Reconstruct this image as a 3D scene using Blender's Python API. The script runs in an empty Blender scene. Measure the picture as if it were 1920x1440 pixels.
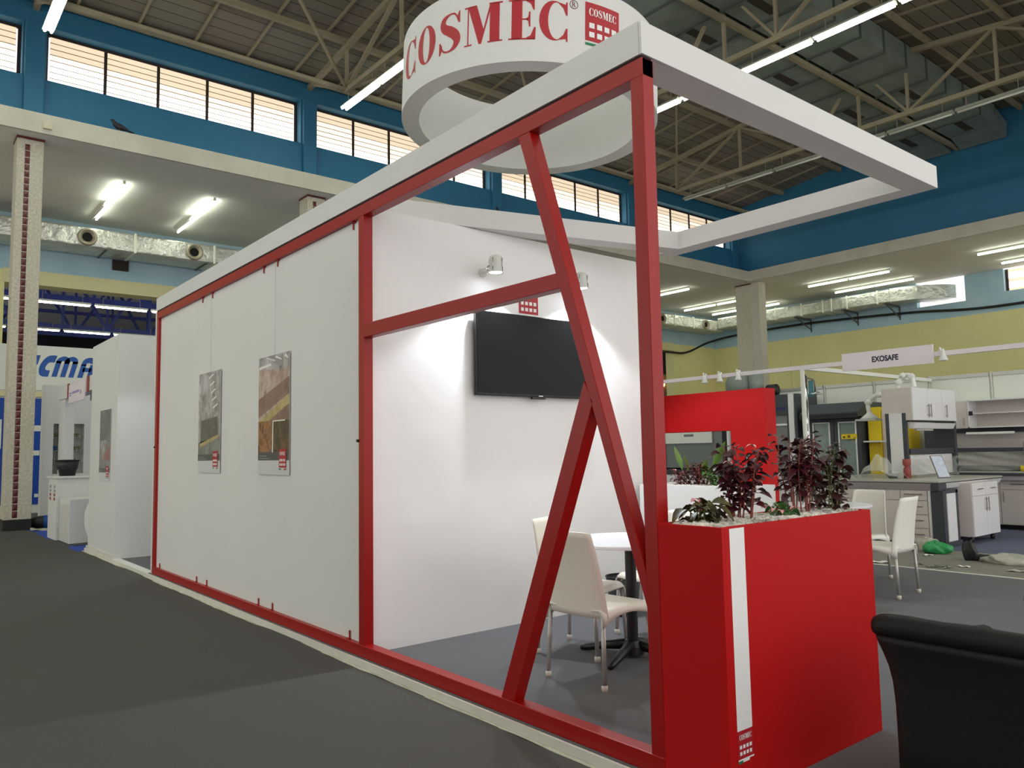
import bpy, bmesh, math, random
from mathutils import Vector, Matrix, geometry

SC = bpy.context.scene
COL = SC.collection

# ---------------------------------------------------------------- camera, world, exposure
cam_d = bpy.data.cameras.new('camera')
cam = bpy.data.objects.new('camera', cam_d)
COL.objects.link(cam)
cam_d.sensor_width = 36.0
cam_d.lens = 1466.02 * 36.0 / 1920.0
cam_d.clip_end = 300
cam.matrix_world = (Matrix.Translation((2.176, -2.542, 1.3329)) @ Matrix.Rotation(0.8867, 4, 'Z')
                    @ Matrix.Rotation(1.6562, 4, 'X') @ Matrix.Rotation(-0.0178, 4, 'Z'))
SC.camera = cam

world = bpy.data.worlds.new('daylight')
SC.world = world
world.use_nodes = True
bg = world.node_tree.nodes['Background']
bg.inputs['Color'].default_value = (1.0, 0.99, 0.975, 1)
bg.inputs['Strength'].default_value = 1.5
SC.view_settings.view_transform = 'Standard'
SC.view_settings.look = 'None'
SC.view_settings.exposure = 0.0
SC.view_settings.gamma = 1.0
SC.view_settings.use_curve_mapping = False
TUBE_POWER = 30.0      # fluorescent tubes
SPOT_POWER = 95.0     # stand spotlights, watts

# ---------------------------------------------------------------- materials
def lin(c):
    return tuple(((x / 255) / 12.92 if x <= 10.3 else ((x / 255 + 0.055) / 1.055) ** 2.4) for x in c)

def mat(name, rgb, rough=0.5, metal=0.0, mottle=None, bump=None, spec=0.5, emit=None, alpha=None, trans=None):
    m = bpy.data.materials.new(name)
    m.use_nodes = True
    nt = m.node_tree
    b = nt.nodes['Principled BSDF']
    c = lin(rgb) + (1,)
    b.inputs['Base Color'].default_value = c
    b.inputs['Roughness'].default_value = rough
    b.inputs['Metallic'].default_value = metal
    b.inputs['Specular IOR Level'].default_value = spec
    if mottle or bump:
        tc = nt.nodes.new('ShaderNodeTexCoord')
    if mottle:                       # (scale, amount, second colour)
        n = nt.nodes.new('ShaderNodeTexNoise')
        n.inputs['Scale'].default_value = mottle[0]
        n.inputs['Detail'].default_value = 6
        nt.links.new(tc.outputs['Object'], n.inputs['Vector'])
        r = nt.nodes.new('ShaderNodeMapRange')
        r.inputs['From Min'].default_value = 0.35
        r.inputs['From Max'].default_value = 0.65
        r.inputs['To Max'].default_value = mottle[1]
        nt.links.new(n.outputs['Fac'], r.inputs['Value'])
        x = nt.nodes.new('ShaderNodeMix')
        x.data_type = 'RGBA'
        x.inputs[6].default_value = c
        x.inputs[7].default_value = lin(mottle[2]) + (1,)
        nt.links.new(r.outputs['Result'], x.inputs[0])
        nt.links.new(x.outputs[2], b.inputs['Base Color'])
    if bump:                         # (scale, strength, distance)
        n2 = nt.nodes.new('ShaderNodeTexNoise')
        n2.inputs['Scale'].default_value = bump[0]
        n2.inputs['Detail'].default_value = 4
        nt.links.new(tc.outputs['Object'], n2.inputs['Vector'])
        bp = nt.nodes.new('ShaderNodeBump')
        bp.inputs['Strength'].default_value = bump[1]
        bp.inputs['Distance'].default_value = bump[2]
        nt.links.new(n2.outputs['Fac'], bp.inputs['Height'])
        nt.links.new(bp.outputs['Normal'], b.inputs['Normal'])
    if emit:
        b.inputs['Emission Color'].default_value = lin(emit[0]) + (1,)
        b.inputs['Emission Strength'].default_value = emit[1]
    if alpha is not None:
        b.inputs['Alpha'].default_value = alpha
    if trans is not None:
        b.inputs['Transmission Weight'].default_value = trans
    return m

WHITE = mat('white_paint', (220, 219, 215), 0.55)
PANEL = mat('pale_grey_panel', (226, 225, 220), 0.6, mottle=(1.3, 0.35, (219, 218, 213)))
FABRIC = mat('white_fabric_wall', (246, 244, 242), 0.7, bump=(1.4, 0.25, 0.06))
RED = mat('red_lacquer', (158, 12, 10), 0.36, spec=0.4, bump=(40, 0.08, 0.002))
REDMATT = mat('red_board', (186, 14, 15), 0.6, spec=0.2)
LOGORED = mat('logo_red', (176, 30, 42), 0.5)
LOGOWHITE = mat('logo_white', (240, 238, 236), 0.5)
LOGOGREEN = mat('logo_green', (20, 120, 75), 0.5)
BLACKGAP = mat('shadow_gap_black', (38, 34, 34), 0.8)
CARPET = mat('dark_grey_carpet', (92, 89, 86), 0.95, spec=0.1, mottle=(260, 0.5, (78, 76, 73)), bump=(300, 0.3, 0.004))
STANDCARPET = mat('grey_stand_carpet', (112, 112, 114), 0.95, spec=0.1, mottle=(240, 0.5, (98, 98, 100)), bump=(300, 0.3, 0.004))
CONCRETE = mat('worn_concrete', (132, 128, 118), 0.8, mottle=(3, 0.6, (112, 108, 100)))
LABCARPET = mat('blue_grey_carpet', (104, 108, 128), 0.95, spec=0.1, mottle=(200, 0.5, (90, 94, 112)))
TRIMW = mat('stand_edge_white', (226, 224, 210), 0.5, mottle=(6, 0.4, (205, 203, 188)))
FILM = mat('plastic_film', (206, 201, 182), 0.3, mottle=(9, 0.7, (170, 164, 142)))
BLUE = mat('blue_wall_paint', (44, 114, 148), 0.6, mottle=(1.1, 0.4, (40, 105, 138)))
SLAB = mat('slab_edge_paint', (205, 200, 184), 0.8, mottle=(1.5, 0.6, (188, 182, 166)))
SOFFIT = mat('soffit_paint', (236, 233, 224), 0.85, mottle=(0.6, 0.6, (224, 220, 210)))
PALEBLUE = mat('pale_blue_paint', (176, 204, 216), 0.8, mottle=(1.2, 0.7, (160, 192, 208)))
YELLOW = mat('pale_yellow_paint', (230, 222, 160), 0.8, mottle=(0.8, 0.5, (220, 211, 148)))
CREAM = mat('cream_trim', (222, 214, 164), 0.7)
STONE = mat('terrazzo_column', (206, 200, 180), 0.75, mottle=(22, 0.7, (170, 163, 146)))
BRICKRED = mat('glazed_red_brick', (92, 34, 32), 0.35)
ROOFSTEEL = mat('roof_steel', (158, 146, 120), 0.7, mottle=(2, 0.5, (138, 126, 102)))
DUCTGREY = mat('galvanised_duct', (138, 146, 138), 0.55, metal=0.1, mottle=(1.2, 0.8, (112, 122, 112)))
DUCTRIB = mat('duct_flange', (84, 88, 84), 0.6)
GRILLE = mat('rusty_grille', (60, 52, 42), 0.8)
FOIL = mat('aluminium_foil', (220, 220, 210), 0.36, metal=0.7, mottle=(2.5, 0.6, (184, 185, 172)), bump=(5, 0.9, 0.08))
FOILBAND = mat('foil_tape', (236, 236, 220), 0.4, metal=0.3)
NOZZLE = mat('nozzle_metal', (168, 160, 138), 0.45, metal=0.4)
BLACK = mat('black_plastic', (22, 22, 24), 0.45)
DARKHOLE = mat('black_opening', (10, 10, 10), 0.9)
CABLEM = mat('black_cable', (26, 25, 24), 0.6)
TUBE = mat('lit_tube', (255, 255, 250), 0.4, emit=((246, 255, 244), TUBE_POWER))
TUBE_S = mat('lit_soffit_tube', (255, 255, 250), 0.4, emit=((248, 255, 240), TUBE_POWER * 0.42))
TUBEOFF = mat('unlit_tube', (226, 224, 212), 0.35)
HOUSING = mat('lamp_housing', (196, 198, 180), 0.5)
WINFRAME = mat('window_steel', (52, 40, 36), 0.6)
GLASS_T = mat('dim_daylit_louvre', (200, 180, 150), 0.4, emit=((226, 206, 178), 1.1))  # the three louvre glasses glow: daylight between the slats put into their colour
GLASS_L = mat('pale_daylit_louvre', (220, 205, 185), 0.4, emit=((238, 222, 202), 1.4))
GLASS_W = mat('bright_daylit_louvre', (240, 235, 225), 0.4, emit=((255, 248, 238), 2.4))
SLATEDGE = mat('slat_edge', (150, 132, 108), 0.6)
ALU = mat('brushed_aluminium', (190, 188, 182), 0.35, metal=0.5)
SHELLM = mat('cream_chair_plastic', (236, 231, 218), 0.45)
SHELLW = mat('white_chair_plastic', (240, 238, 228), 0.45)
CAPM = mat('white_foot_cap', (226, 222, 206), 0.5)
TABLEW = mat('white_laminate', (236, 235, 240), 0.3)
BLKSTEEL = mat('black_powder_coat', (20, 20, 22), 0.4)
LEATHER = mat('black_leather', (20, 20, 20), 0.55, bump=(14, 0.3, 0.01), spec=0.3)
SCREEN = mat('tv_screen', (10, 11, 11), 0.12, spec=0.18)
LENS = mat('spot_lens', (255, 255, 255), 0.3, emit=((238, 244, 255), 16))
SPOTBODY = mat('spot_white_metal', (220, 220, 212), 0.4)
LEAFRED = mat('burgundy_leaf', (78, 24, 33), 0.4, mottle=(18, 0.8, (46, 15, 22)))
LEAFDARK = mat('dark_bronze_leaf', (76, 44, 40), 0.42, mottle=(16, 0.8, (48, 26, 28)))
LEAFGREEN = mat('green_leaf', (64, 116, 40), 0.45, mottle=(14, 0.7, (34, 70, 24)))
LEAFOLIVE = mat('olive_leaf', (92, 88, 44), 0.4, mottle=(12, 0.8, (54, 50, 30)))
LEAFBROAD = mat('broad_green_leaf', (96, 128, 48), 0.45, mottle=(9, 0.6, (70, 92, 40)))
STEMRED = mat('red_stem', (150, 74, 60), 0.5)
STEMGREEN = mat('green_stem', (110, 120, 64), 0.5)
PINK = mat('pink_petal', (232, 160, 160), 0.5)
GRAVEL = mat('white_gravel', (234, 228, 216), 0.7, mottle=(9, 0.9, (150, 144, 134)))
DARKGREY = mat('anthracite_steel', (62, 66, 72), 0.5)
MIDGREY = mat('mid_grey_glass', (120, 124, 122), 0.25)
LAM = mat('grey_wood_laminate', (212, 202, 196), 0.45, mottle=(5, 0.5, (202, 191, 185)))
LAMW = mat('white_wood_laminate', (232, 230, 230), 0.4)
HANDLE = mat('satin_steel', (132, 126, 118), 0.35, metal=0.8)
TOPM = mat('grey_worktop', (182, 180, 168), 0.35)
SILVER = mat('silver_edge', (196, 190, 194), 0.3, metal=0.4)
YELLOWC = mat('yellow_safety_paint', (238, 206, 20), 0.45)
PVC = mat('white_pvc', (232, 232, 226), 0.35)
SHELLWALL = mat('white_shell_panel', (226, 228, 218), 0.5)
SIGNW = mat('sign_board', (234, 224, 230), 0.5)
NAVY = mat('navy_lettering', (36, 34, 66), 0.5)
SIGNBLUE = mat('sign_blue', (20, 84, 168), 0.5)
DEEPBLUE = mat('blue_panel', (8, 70, 168), 0.5)
TRUSSBLUE = mat('navy_truss_paint', (24, 40, 120), 0.5)
NEXTROOF = mat('next_hall_roof', (214, 216, 220), 0.8, mottle=(0.8, 0.5, (190, 192, 198)))
NEXTWALL = mat('next_hall_wall', (24, 26, 36), 0.8)
CHROME = mat('chrome', (200, 200, 200), 0.12, metal=1.0)
TEAL = mat('teal_plastic', (70, 130, 144), 0.5)
WRAP = mat('clear_wrap', (236, 238, 226), 0.22, alpha=0.3, bump=(7, 1.0, 0.08), spec=0.8)
GLASS = mat('shelf_glass', (205, 225, 218), 0.1, alpha=0.3)
PAPER = mat('paper', (238, 236, 228), 0.7)
PAPERB = mat('printed_paper', (214, 220, 232), 0.6, mottle=(30, 0.7, (170, 180, 205)))
TEXTGREY = mat('grey_print', (150, 150, 154), 0.6)
TEXTRED = mat('dull_red_print', (150, 70, 66), 0.6)
POSTERDARK = mat('poster_band', (74, 74, 78), 0.35)
POSTERLOW = mat('poster_white', (210, 211, 212), 0.35)
BINM = mat('black_mesh', (34, 35, 37), 0.5)
GREENBAG = mat('green_bag', (44, 150, 84), 0.4)
BLACKBAG = mat('black_bag', (28, 28, 28), 0.45)
CLEARBAG = mat('clear_bag', (222, 220, 204), 0.3, alpha=0.5, bump=(12, 1.0, 0.06))
FEATHER = mat('dark_feathers', (40, 40, 46), 0.6)
GOLD = mat('warm_lamp', (255, 220, 150), 0.5, emit=((255, 214, 130), 4))
PURPLE = mat('purple_strap', (70, 52, 130), 0.6)
BLUECARPET = mat('bright_blue_carpet', (40, 72, 170), 0.9)
BROWNM = mat('olive_metal', (120, 112, 70), 0.5)

def print_mat(name, cols, scale, seed, distort=1.2):
    """a photographic print: soft patches of several colours"""
    m = bpy.data.materials.new(name)
    m.use_nodes = True
    nt = m.node_tree
    b = nt.nodes['Principled BSDF']
    b.inputs['Roughness'].default_value = 0.3
    tc = nt.nodes.new('ShaderNodeTexCoord')
    mp = nt.nodes.new('ShaderNodeMapping')
    mp.inputs['Location'].default_value = (seed, seed * 1.7, seed * 0.3)
    mp.inputs['Scale'].default_value = (scale, scale, scale * 0.8)
    n = nt.nodes.new('ShaderNodeTexNoise')
    n.inputs['Scale'].default_value = 1
    n.inputs['Detail'].default_value = 5
    n.inputs['Distortion'].default_value = distort
    r = nt.nodes.new('ShaderNodeValToRGB')
    els = r.color_ramp.elements
    while len(els) < len(cols):
        els.new(0.5)
    for i, c in enumerate(cols):
        els[i].position = 0.3 + 0.4 * i / (len(cols) - 1)
        els[i].color = lin(c) + (1,)
    nt.links.new(tc.outputs['Object'], mp.inputs['Vector'])
    nt.links.new(mp.outputs['Vector'], n.inputs['Vector'])
    nt.links.new(n.outputs['Fac'], r.inputs['Fac'])
    nt.links.new(r.outputs['Color'], b.inputs['Base Color'])
    return m

PH_ROOF = print_mat('print_hall_roof', [(112, 108, 110), (170, 166, 168), (206, 204, 206)], 7, 1)
PH_MID = print_mat('print_pale_machine', [(122, 118, 116), (160, 156, 154), (196, 192, 190)], 9, 4)
PH_PALLET = print_mat('print_pallet', [(70, 72, 74), (92, 94, 94), (116, 116, 116)], 6, 2)
PH_FLOOR = print_mat('print_floor', [(96, 96, 98), (128, 128, 130), (150, 150, 150)], 6, 7)
PH_WARM = print_mat('print_warm_hall', [(140, 112, 108), (178, 150, 142), (206, 186, 178), (150, 130, 126)], 6, 9)
PH_BRICK = print_mat('print_brick_belt', [(118, 88, 84), (140, 108, 102), (152, 122, 114)], 10, 3)
PH_YEL = print_mat('print_yellow_belt', [(160, 142, 92), (184, 166, 112), (196, 180, 128)], 9, 5)
PH_ORANGE = print_mat('print_orange_works', [(46, 40, 42), (120, 76, 52), (170, 110, 70), (80, 84, 96)], 13, 6)
PH_DARK = print_mat('print_dark_bay', [(38, 34, 38), (78, 58, 50), (130, 90, 62)], 10, 8)
PH_GREY = print_mat('print_dark_machine', [(58, 60, 64), (92, 94, 98), (130, 130, 132)], 9, 11)
PH_RED = print_mat('print_red_stack', [(130, 70, 66), (160, 90, 84), (110, 60, 60)], 9, 12)

# ceiling boards with thin dark joints
def plank_mat():
    m = bpy.data.materials.new('roof_boards')
    m.use_nodes = True
    nt = m.node_tree
    b = nt.nodes['Principled BSDF']
    b.inputs['Roughness'].default_value = 0.85
    tc = nt.nodes.new('ShaderNodeTexCoord')
    br = nt.nodes.new('ShaderNodeTexBrick')
    br.offset = 0.5
    br.inputs['Scale'].default_value = 1.0
    br.inputs['Color1'].default_value = lin((144, 136, 118)) + (1,)
    br.inputs['Color2'].default_value = lin((126, 118, 102)) + (1,)
    br.inputs['Mortar'].default_value = lin((66, 58, 48)) + (1,)
    br.inputs['Mortar Size'].default_value = 0.012
    br.inputs['Brick Width'].default_value = 40
    br.inputs['Row Height'].default_value = 0.34
    mp = nt.nodes.new('ShaderNodeMapping')
    mp.inputs['Rotation'].default_value = (0, 0, math.pi / 2)
    n = nt.nodes.new('ShaderNodeTexNoise')
    n.inputs['Scale'].default_value = 0.7
    n.inputs['Detail'].default_value = 6
    mx = nt.nodes.new('ShaderNodeMix')
    mx.data_type = 'RGBA'
    mx.blend_type = 'MULTIPLY'
    mx.inputs[0].default_value = 0.3
    nt.links.new(tc.outputs['Object'], mp.inputs['Vector'])
    nt.links.new(mp.outputs['Vector'], br.inputs['Vector'])
    nt.links.new(tc.outputs['Object'], n.inputs['Vector'])
    nt.links.new(br.outputs['Color'], mx.inputs[6])
    nt.links.new(n.outputs['Color'], mx.inputs[7])
    nt.links.new(mx.outputs[2], b.inputs['Base Color'])
    return m
PLANK = plank_mat()

# ---------------------------------------------------------------- mesh helpers
def tag(o, label=None, cat=None, group=None, kind=None):
    if label: o['label'] = label
    if cat: o['category'] = cat
    if group: o['group'] = group
    if kind: o['kind'] = kind
    return o

def thing(name, label, cat, loc=(0, 0, 0), rz=0.0, group=None):
    o = bpy.data.objects.new(name, None)
    COL.objects.link(o)
    o.empty_display_size = 0.1
    o.location = loc
    o.rotation_euler = (0, 0, rz)
    return tag(o, label, cat, group)

class MB:
    """collects faces of one mesh object"""
    def __init__(s):
        s.v, s.f, s.m = [], [], []
    def add(s, vs, fs, mi=0):
        k = len(s.v)
        s.v += [Vector(p) for p in vs]
        for q in fs:
            s.f.append([i + k for i in q]); s.m.append(mi)
        return s
    def box(s, x0, x1, y0, y1, z0, z1, mi=0):
        vs = [(x, y, z) for z in (z0, z1) for y in (y0, y1) for x in (x0, x1)]
        return s.add(vs, [(0, 2, 3, 1), (4, 5, 7, 6), (0, 1, 5, 4), (2, 6, 7, 3), (0, 4, 6, 2), (1, 3, 7, 5)], mi)
    def bar(s, p0, p1, w, h, up=(0, 0, 1), mi=0):
        """rectangular bar between two points; w across, h along up"""
        p0, p1, up = Vector(p0), Vector(p1), Vector(up)
        d = (p1 - p0).normalized()
        a = d.cross(up).normalized() * (w / 2)
        b = a.cross(d).normalized() * (h / 2)
        vs = [p + sa * a + sb * b for p in (p0, p1) for sb in (-1, 1) for sa in (-1, 1)]
        return s.add(vs, [(0, 1, 3, 2), (4, 6, 7, 5), (0, 4, 5, 1), (1, 5, 7, 3), (3, 7, 6, 2), (2, 6, 4, 0)], mi)
    def tube(s, pts, r, n=10, mi=0, cap=True):
        pts = [Vector(p) for p in pts]
        rs = r if isinstance(r, (list, tuple)) else [r] * len(pts)
        rings = []
        prev = None
        for i, p in enumerate(pts):
            d = (pts[min(i + 1, len(pts) - 1)] - pts[max(i - 1, 0)]).normalized()
            if prev is None:
                ref = Vector((0, 0, 1)) if abs(d.z) < 0.9 else Vector((1, 0, 0))
                a = d.cross(ref).normalized()
            else:
                a = (prev - d * prev.dot(d)).normalized()
            prev = a
            b = d.cross(a)
            rings.append([p + rs[i] * (math.cos(2 * math.pi * k / n) * a + math.sin(2 * math.pi * k / n) * b) for k in range(n)])
        vs = [q for ring in rings for q in ring]
        fs = [(i * n + k, i * n + (k + 1) % n, (i + 1) * n + (k + 1) % n, (i + 1) * n + k) for i in range(len(pts) - 1) for k in range(n)]
        if cap:
            fs += [tuple(range(n))[::-1], tuple((len(pts) - 1) * n + k for k in range(n))]
        return s.add(vs, fs, mi)
    def lathe(s, prof, c=(0, 0, 0), n=32, axis='Z', mi=0, cap=True):
        """prof: list of (radius, height) around an axis through c"""
        c = Vector(c)
        vs = []
        for r, h in prof:
            for k in range(n):
                a = 2 * math.pi * k / n
                x, y = r * math.cos(a), r * math.sin(a)
                vs.append(c + (Vector((x, y, h)) if axis == 'Z' else Vector((h, x, y)) if axis == 'X' else Vector((x, h, y))))
        fs = [(i * n + k, i * n + (k + 1) % n, (i + 1) * n + (k + 1) % n, (i + 1) * n + k) for i in range(len(prof) - 1) for k in range(n)]
        if cap:
            fs += [tuple(range(n))[::-1], tuple((len(prof) - 1) * n + k for k in range(n))]
        return s.add(vs, fs, mi)
    def prism(s, poly, o, u, v, w, mi=0):
        """2-D polygon in axes u, v at o, extruded along the vector w"""
        o, u, v, w = Vector(o), Vector(u), Vector(v), Vector(w)
        n = len(poly)
        a = [o + x * u + y * v for x, y in poly]
        vs = a + [p + w for p in a]
        fs = [tuple(range(n))[::-1], tuple(range(n, 2 * n))] + [(i, (i + 1) % n, n + (i + 1) % n, n + i) for i in range(n)]
        return s.add(vs, fs, mi)
    def grid(s, fn, nu, nv, mi=0):
        vs = [fn(i / nu, j / nv) for j in range(nv + 1) for i in range(nu + 1)]
        fs = [(j * (nu + 1) + i, j * (nu + 1) + i + 1, (j + 1) * (nu + 1) + i + 1, (j + 1) * (nu + 1) + i) for j in range(nv) for i in range(nu)]
        return s.add(vs, fs, mi)
    def build(s, name, mats, parent=None, smooth=False, bevel=0.0, seg=2, world=True, solid=0.0, sub=0, fix=True):
        me = bpy.data.meshes.new(name)
        off = Vector((0, 0, 0))
        if parent is not None and world:
            p = parent
            while p is not None:
                off += Vector(p.location); p = p.parent
        me.from_pydata([p - off for p in s.v], [], s.f)
        if not isinstance(mats, (list, tuple)): mats = [mats]
        for m in mats: me.materials.append(m)
        for i, pl in enumerate(me.polygons):
            pl.material_index = s.m[i]
            pl.use_smooth = smooth
        if fix:
            bm = bmesh.new(); bm.from_mesh(me)
            bmesh.ops.recalc_face_normals(bm, faces=bm.faces)
            bm.to_mesh(me); bm.free()
        o = bpy.data.objects.new(name, me)
        COL.objects.link(o)
        if parent is not None: o.parent = parent
        if solid:
            md = o.modifiers.new('thickness', 'SOLIDIFY'); md.thickness = solid; md.offset = 0
        if bevel:
            md = o.modifiers.new('edge', 'BEVEL'); md.width = bevel; md.segments = seg; md.limit_method = 'ANGLE'; md.angle_limit = math.radians(40)
        if sub:
            md = o.modifiers.new('round', 'SUBSURF'); md.levels = sub; md.render_levels = sub
        return o

def box(name, m, x0, x1, y0, y1, z0, z1, parent=None, bevel=0.0):
    return MB().box(x0, x1, y0, y1, z0, z1).build(name, m, parent, bevel=bevel)

def structure(o):
    o['kind'] = 'structure'
    return o

def copy_tree(o, parent=None):
    c = o.copy()
    COL.objects.link(c)
    if parent is not None: c.parent = parent
    for ch in [x for x in bpy.data.objects if x.parent == o]:
        copy_tree(ch, c)
    return c

# ---------------------------------------------------------------- flat lettering
def arc(cx, cy, rx, ry, a0, a1, n=22):
    return [(cx + rx * math.cos(math.radians(a0 + (a1 - a0) * i / n)), cy + ry * math.sin(math.radians(a0 + (a1 - a0) * i / n))) for i in range(n + 1)]

def catmull(pts, n=8):
    out = []
    P = [pts[0]] + list(pts) + [pts[-1]]
    for i in range(1, len(P) - 2):
        for k in range(n):
            t = k / n
            out.append(tuple(0.5 * ((2 * P[i][d]) + (-P[i - 1][d] + P[i + 1][d]) * t + (2 * P[i - 1][d] - 5 * P[i][d] + 4 * P[i + 1][d] - P[i + 2][d]) * t * t
                              + (-P[i - 1][d] + 3 * P[i][d] - 3 * P[i + 1][d] + P[i + 2][d]) * t ** 3) for d in range(len(pts[0]))))
    out.append(tuple(pts[-1]))
    return out

def stroke(pts, n=8):
    """variable-width stroke; pts are (x, y, width)"""
    c = catmull(pts, n)
    L, R_ = [], []
    for i, (x, y, w) in enumerate(c):
        a, b = c[max(i - 1, 0)], c[min(i + 1, len(c) - 1)]
        dx, dy = b[0] - a[0], b[1] - a[1]
        l = math.hypot(dx, dy) or 1
        L.append((x - dy / l * w / 2, y + dx / l * w / 2)); R_.append((x + dy / l * w / 2, y - dx / l * w / 2))
    return L + R_[::-1]

def glyph(ch):
    """fat-face serif capitals, unit height: list of (outer, holes) and the width"""
    if ch == 'C':
        g = [(arc(.37, .5, .37, .5, 62, 298) + arc(.43, .5, .21, .465, 290, 70), [])]
        g += [([(.52, .965), (.50, .93), (.60, .84), (.67, .66), (.71, .66), (.71, 1.0), (.68, 1.0), (.66, .93)], []),
              ([(.52, .035), (.50, .07), (.60, .16), (.67, .33), (.71, .33), (.71, 0.0), (.68, 0.0), (.66, .07)], [])]
        return g, .74
    if ch == 'O':
        return [(arc(.39, .5, .39, .5, 0, 360, 40)[:-1], [arc(.39, .5, .15, .465, 0, 360, 40)[:-1]])], .80
    if ch == 'S':
        g = [(stroke([(.555, .80, .035), (.47, .945, .045), (.32, .975, .05), (.16, .90, .13), (.11, .77, .17), (.18, .64, .22), (.34, .53, .25),
                      (.48, .40, .24), (.53, .25, .19), (.46, .10, .12), (.30, .028, .05), (.14, .07, .045), (.05, .22, .035)]), []),
             ([(.53, .86), (.59, 1.0), (.615, 1.0), (.615, .70), (.575, .70), (.53, .80)], []),
             ([(.10, .14), (.03, 0.0), (.0, 0.0), (.0, .32), (.04, .32), (.09, .22)], [])]
        return g, .66
    if ch == 'M':
        g = [([(.09, .02), (.125, .02), (.125, .98), (.09, .98)], []),
             ([(.0, .96), (.26, .96), (.26, 1.0), (.0, 1.0)], []), ([(.0, .0), (.22, .0), (.22, .035), (.0, .035)], []),
             ([(.09, 1.0), (.35, 1.0), (.56, .33), (.48, .0), (.42, .0), (.12, .93)], []),
             ([(.45, .0), (.49, .0), (.76, .93), (.72, .97)], []),
             ([(.72, .02), (.98, .02), (.98, .98), (.72, .98)], []),
             ([(.66, .0), (1.06, .0), (1.06, .035), (.66, .035)], []), ([(.70, .96), (1.06, .96), (1.06, 1.0), (.70, 1.0)], [])]
        return g, 1.08
    if ch == 'E':
        g = [([(.08, .0), (.35, .0), (.35, 1.0), (.08, 1.0)], []), ([(.0, .0), (.68, .0), (.68, .035), (.0, .035)], []),
             ([(.0, .965), (.66, .965), (.66, 1.0), (.0, 1.0)], []), ([(.35, .49), (.50, .49), (.50, .525), (.35, .525)], []),
             ([(.44, .035), (.56, .10), (.65, .31), (.69, .31), (.68, .0), (.40, .0)], []),
             ([(.40, 1.0), (.44, .965), (.56, .90), (.63, .74), (.66, .74), (.66, 1.0)], []),
             ([(.42, .508), (.50, .56), (.52, .70), (.555, .70), (.555, .32), (.52, .32), (.50, .46)], [])]
        return g, .72
    return [], .4

def shift(polys, dx, dy, sx, sy, mi):
    f = lambda p: [(dx + x * sx, dy + y * sy) for x, y in p]
    return [(f(a), [f(h) for h in hs], mi) for a, hs in polys]

def cosmec(x, y, w, h, mi):
    """the word set across width w at height h"""
    tot = sum(glyph(c)[1] + .06 for c in 'COSMEC') - .06
    out, cx = [], 0.0
    for c in 'COSMEC':
        g, gw = glyph(c)
        out += shift(g, x + cx * w / tot, y, w / tot, h, mi)
        cx += gw + .06
    return out

def rect(x0, y0, x1, y1, mi):
    return ([(x0, y0), (x1, y0), (x1, y1), (x0, y1)], [], mi)

def logo_shapes(w, h, flag=True):
    """red plate, the word, two rows of four white squares and a tricolour bar under it"""
    s = [rect(0, 0, w, h, 0)]
    s += [(a, b, m) for a, b, m in cosmec(.10 * w, .66 * h, .80 * w, .20 * h, 1)]
    q = .145 * w
    for r in range(2):
        for c in range(4):
            x = .105 * w + c * .217 * w
            y = .10 * h + (1 - r) * .235 * h
            s.append(rect(x, y, x + q, y + q * .95, 1))
    if flag:
        s += [rect(0, -.115 * h, w * .34, -.055 * h, 2), rect(w * .34, -.115 * h, w * .67, -.055 * h, 1), rect(w * .67, -.115 * h, w, -.055 * h, 0)]
    return s

def flat_mesh(name, shapes, fn, mats, parent, cuts=None, lift=0.0006, base=None):
    """tessellated 2-D shapes carried into space by fn(x, y, height); later shapes lie a hair higher"""
    bm = bmesh.new()
    lay = {0: 0, 1: 1, 2: 1, 3: 1}
    if base: lay.update(base)
    hgt = bm.verts.layers.float.new('h')
    for outer, holes, mi in shapes:
        loops = [[Vector((p[0], p[1], 0)) for p in l] for l in [outer] + holes]
        flat = [p for l in loops for p in l]
        vs = []
        for p in flat:
            v = bm.verts.new(p); v[hgt] = lay.get(mi, 1) * lift; vs.append(v)
        for t in geometry.tessellate_polygon(loops):
            try:
                f = bm.faces.new([vs[i] for i in t]); f.material_index = mi
            except ValueError:
                pass
    if cuts:
        for c in cuts:
            bmesh.ops.bisect_plane(bm, geom=bm.verts[:] + bm.edges[:] + bm.faces[:], plane_co=(c, 0, 0), plane_no=(1, 0, 0))
    for v in bm.verts:
        v.co = fn(v.co.x, v.co.y, v[hgt])
    off = Vector((0, 0, 0))
    p = parent
    while p is not None:
        off += Vector(p.location); p = p.parent
    for v in bm.verts: v.co -= off
    bmesh.ops.recalc_face_normals(bm, faces=bm.faces)
    me = bpy.data.meshes.new(name)
    bm.to_mesh(me); bm.free()
    for m in mats: me.materials.append(m)
    o = bpy.data.objects.new(name, me)
    COL.objects.link(o)
    o.parent = parent
    return o

def plane_map(o, u, v, n):
    o, u, v, n = Vector(o), Vector(u), Vector(v), Vector(n)
    return lambda x, y, h: o + x * u + y * v + h * n

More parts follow.
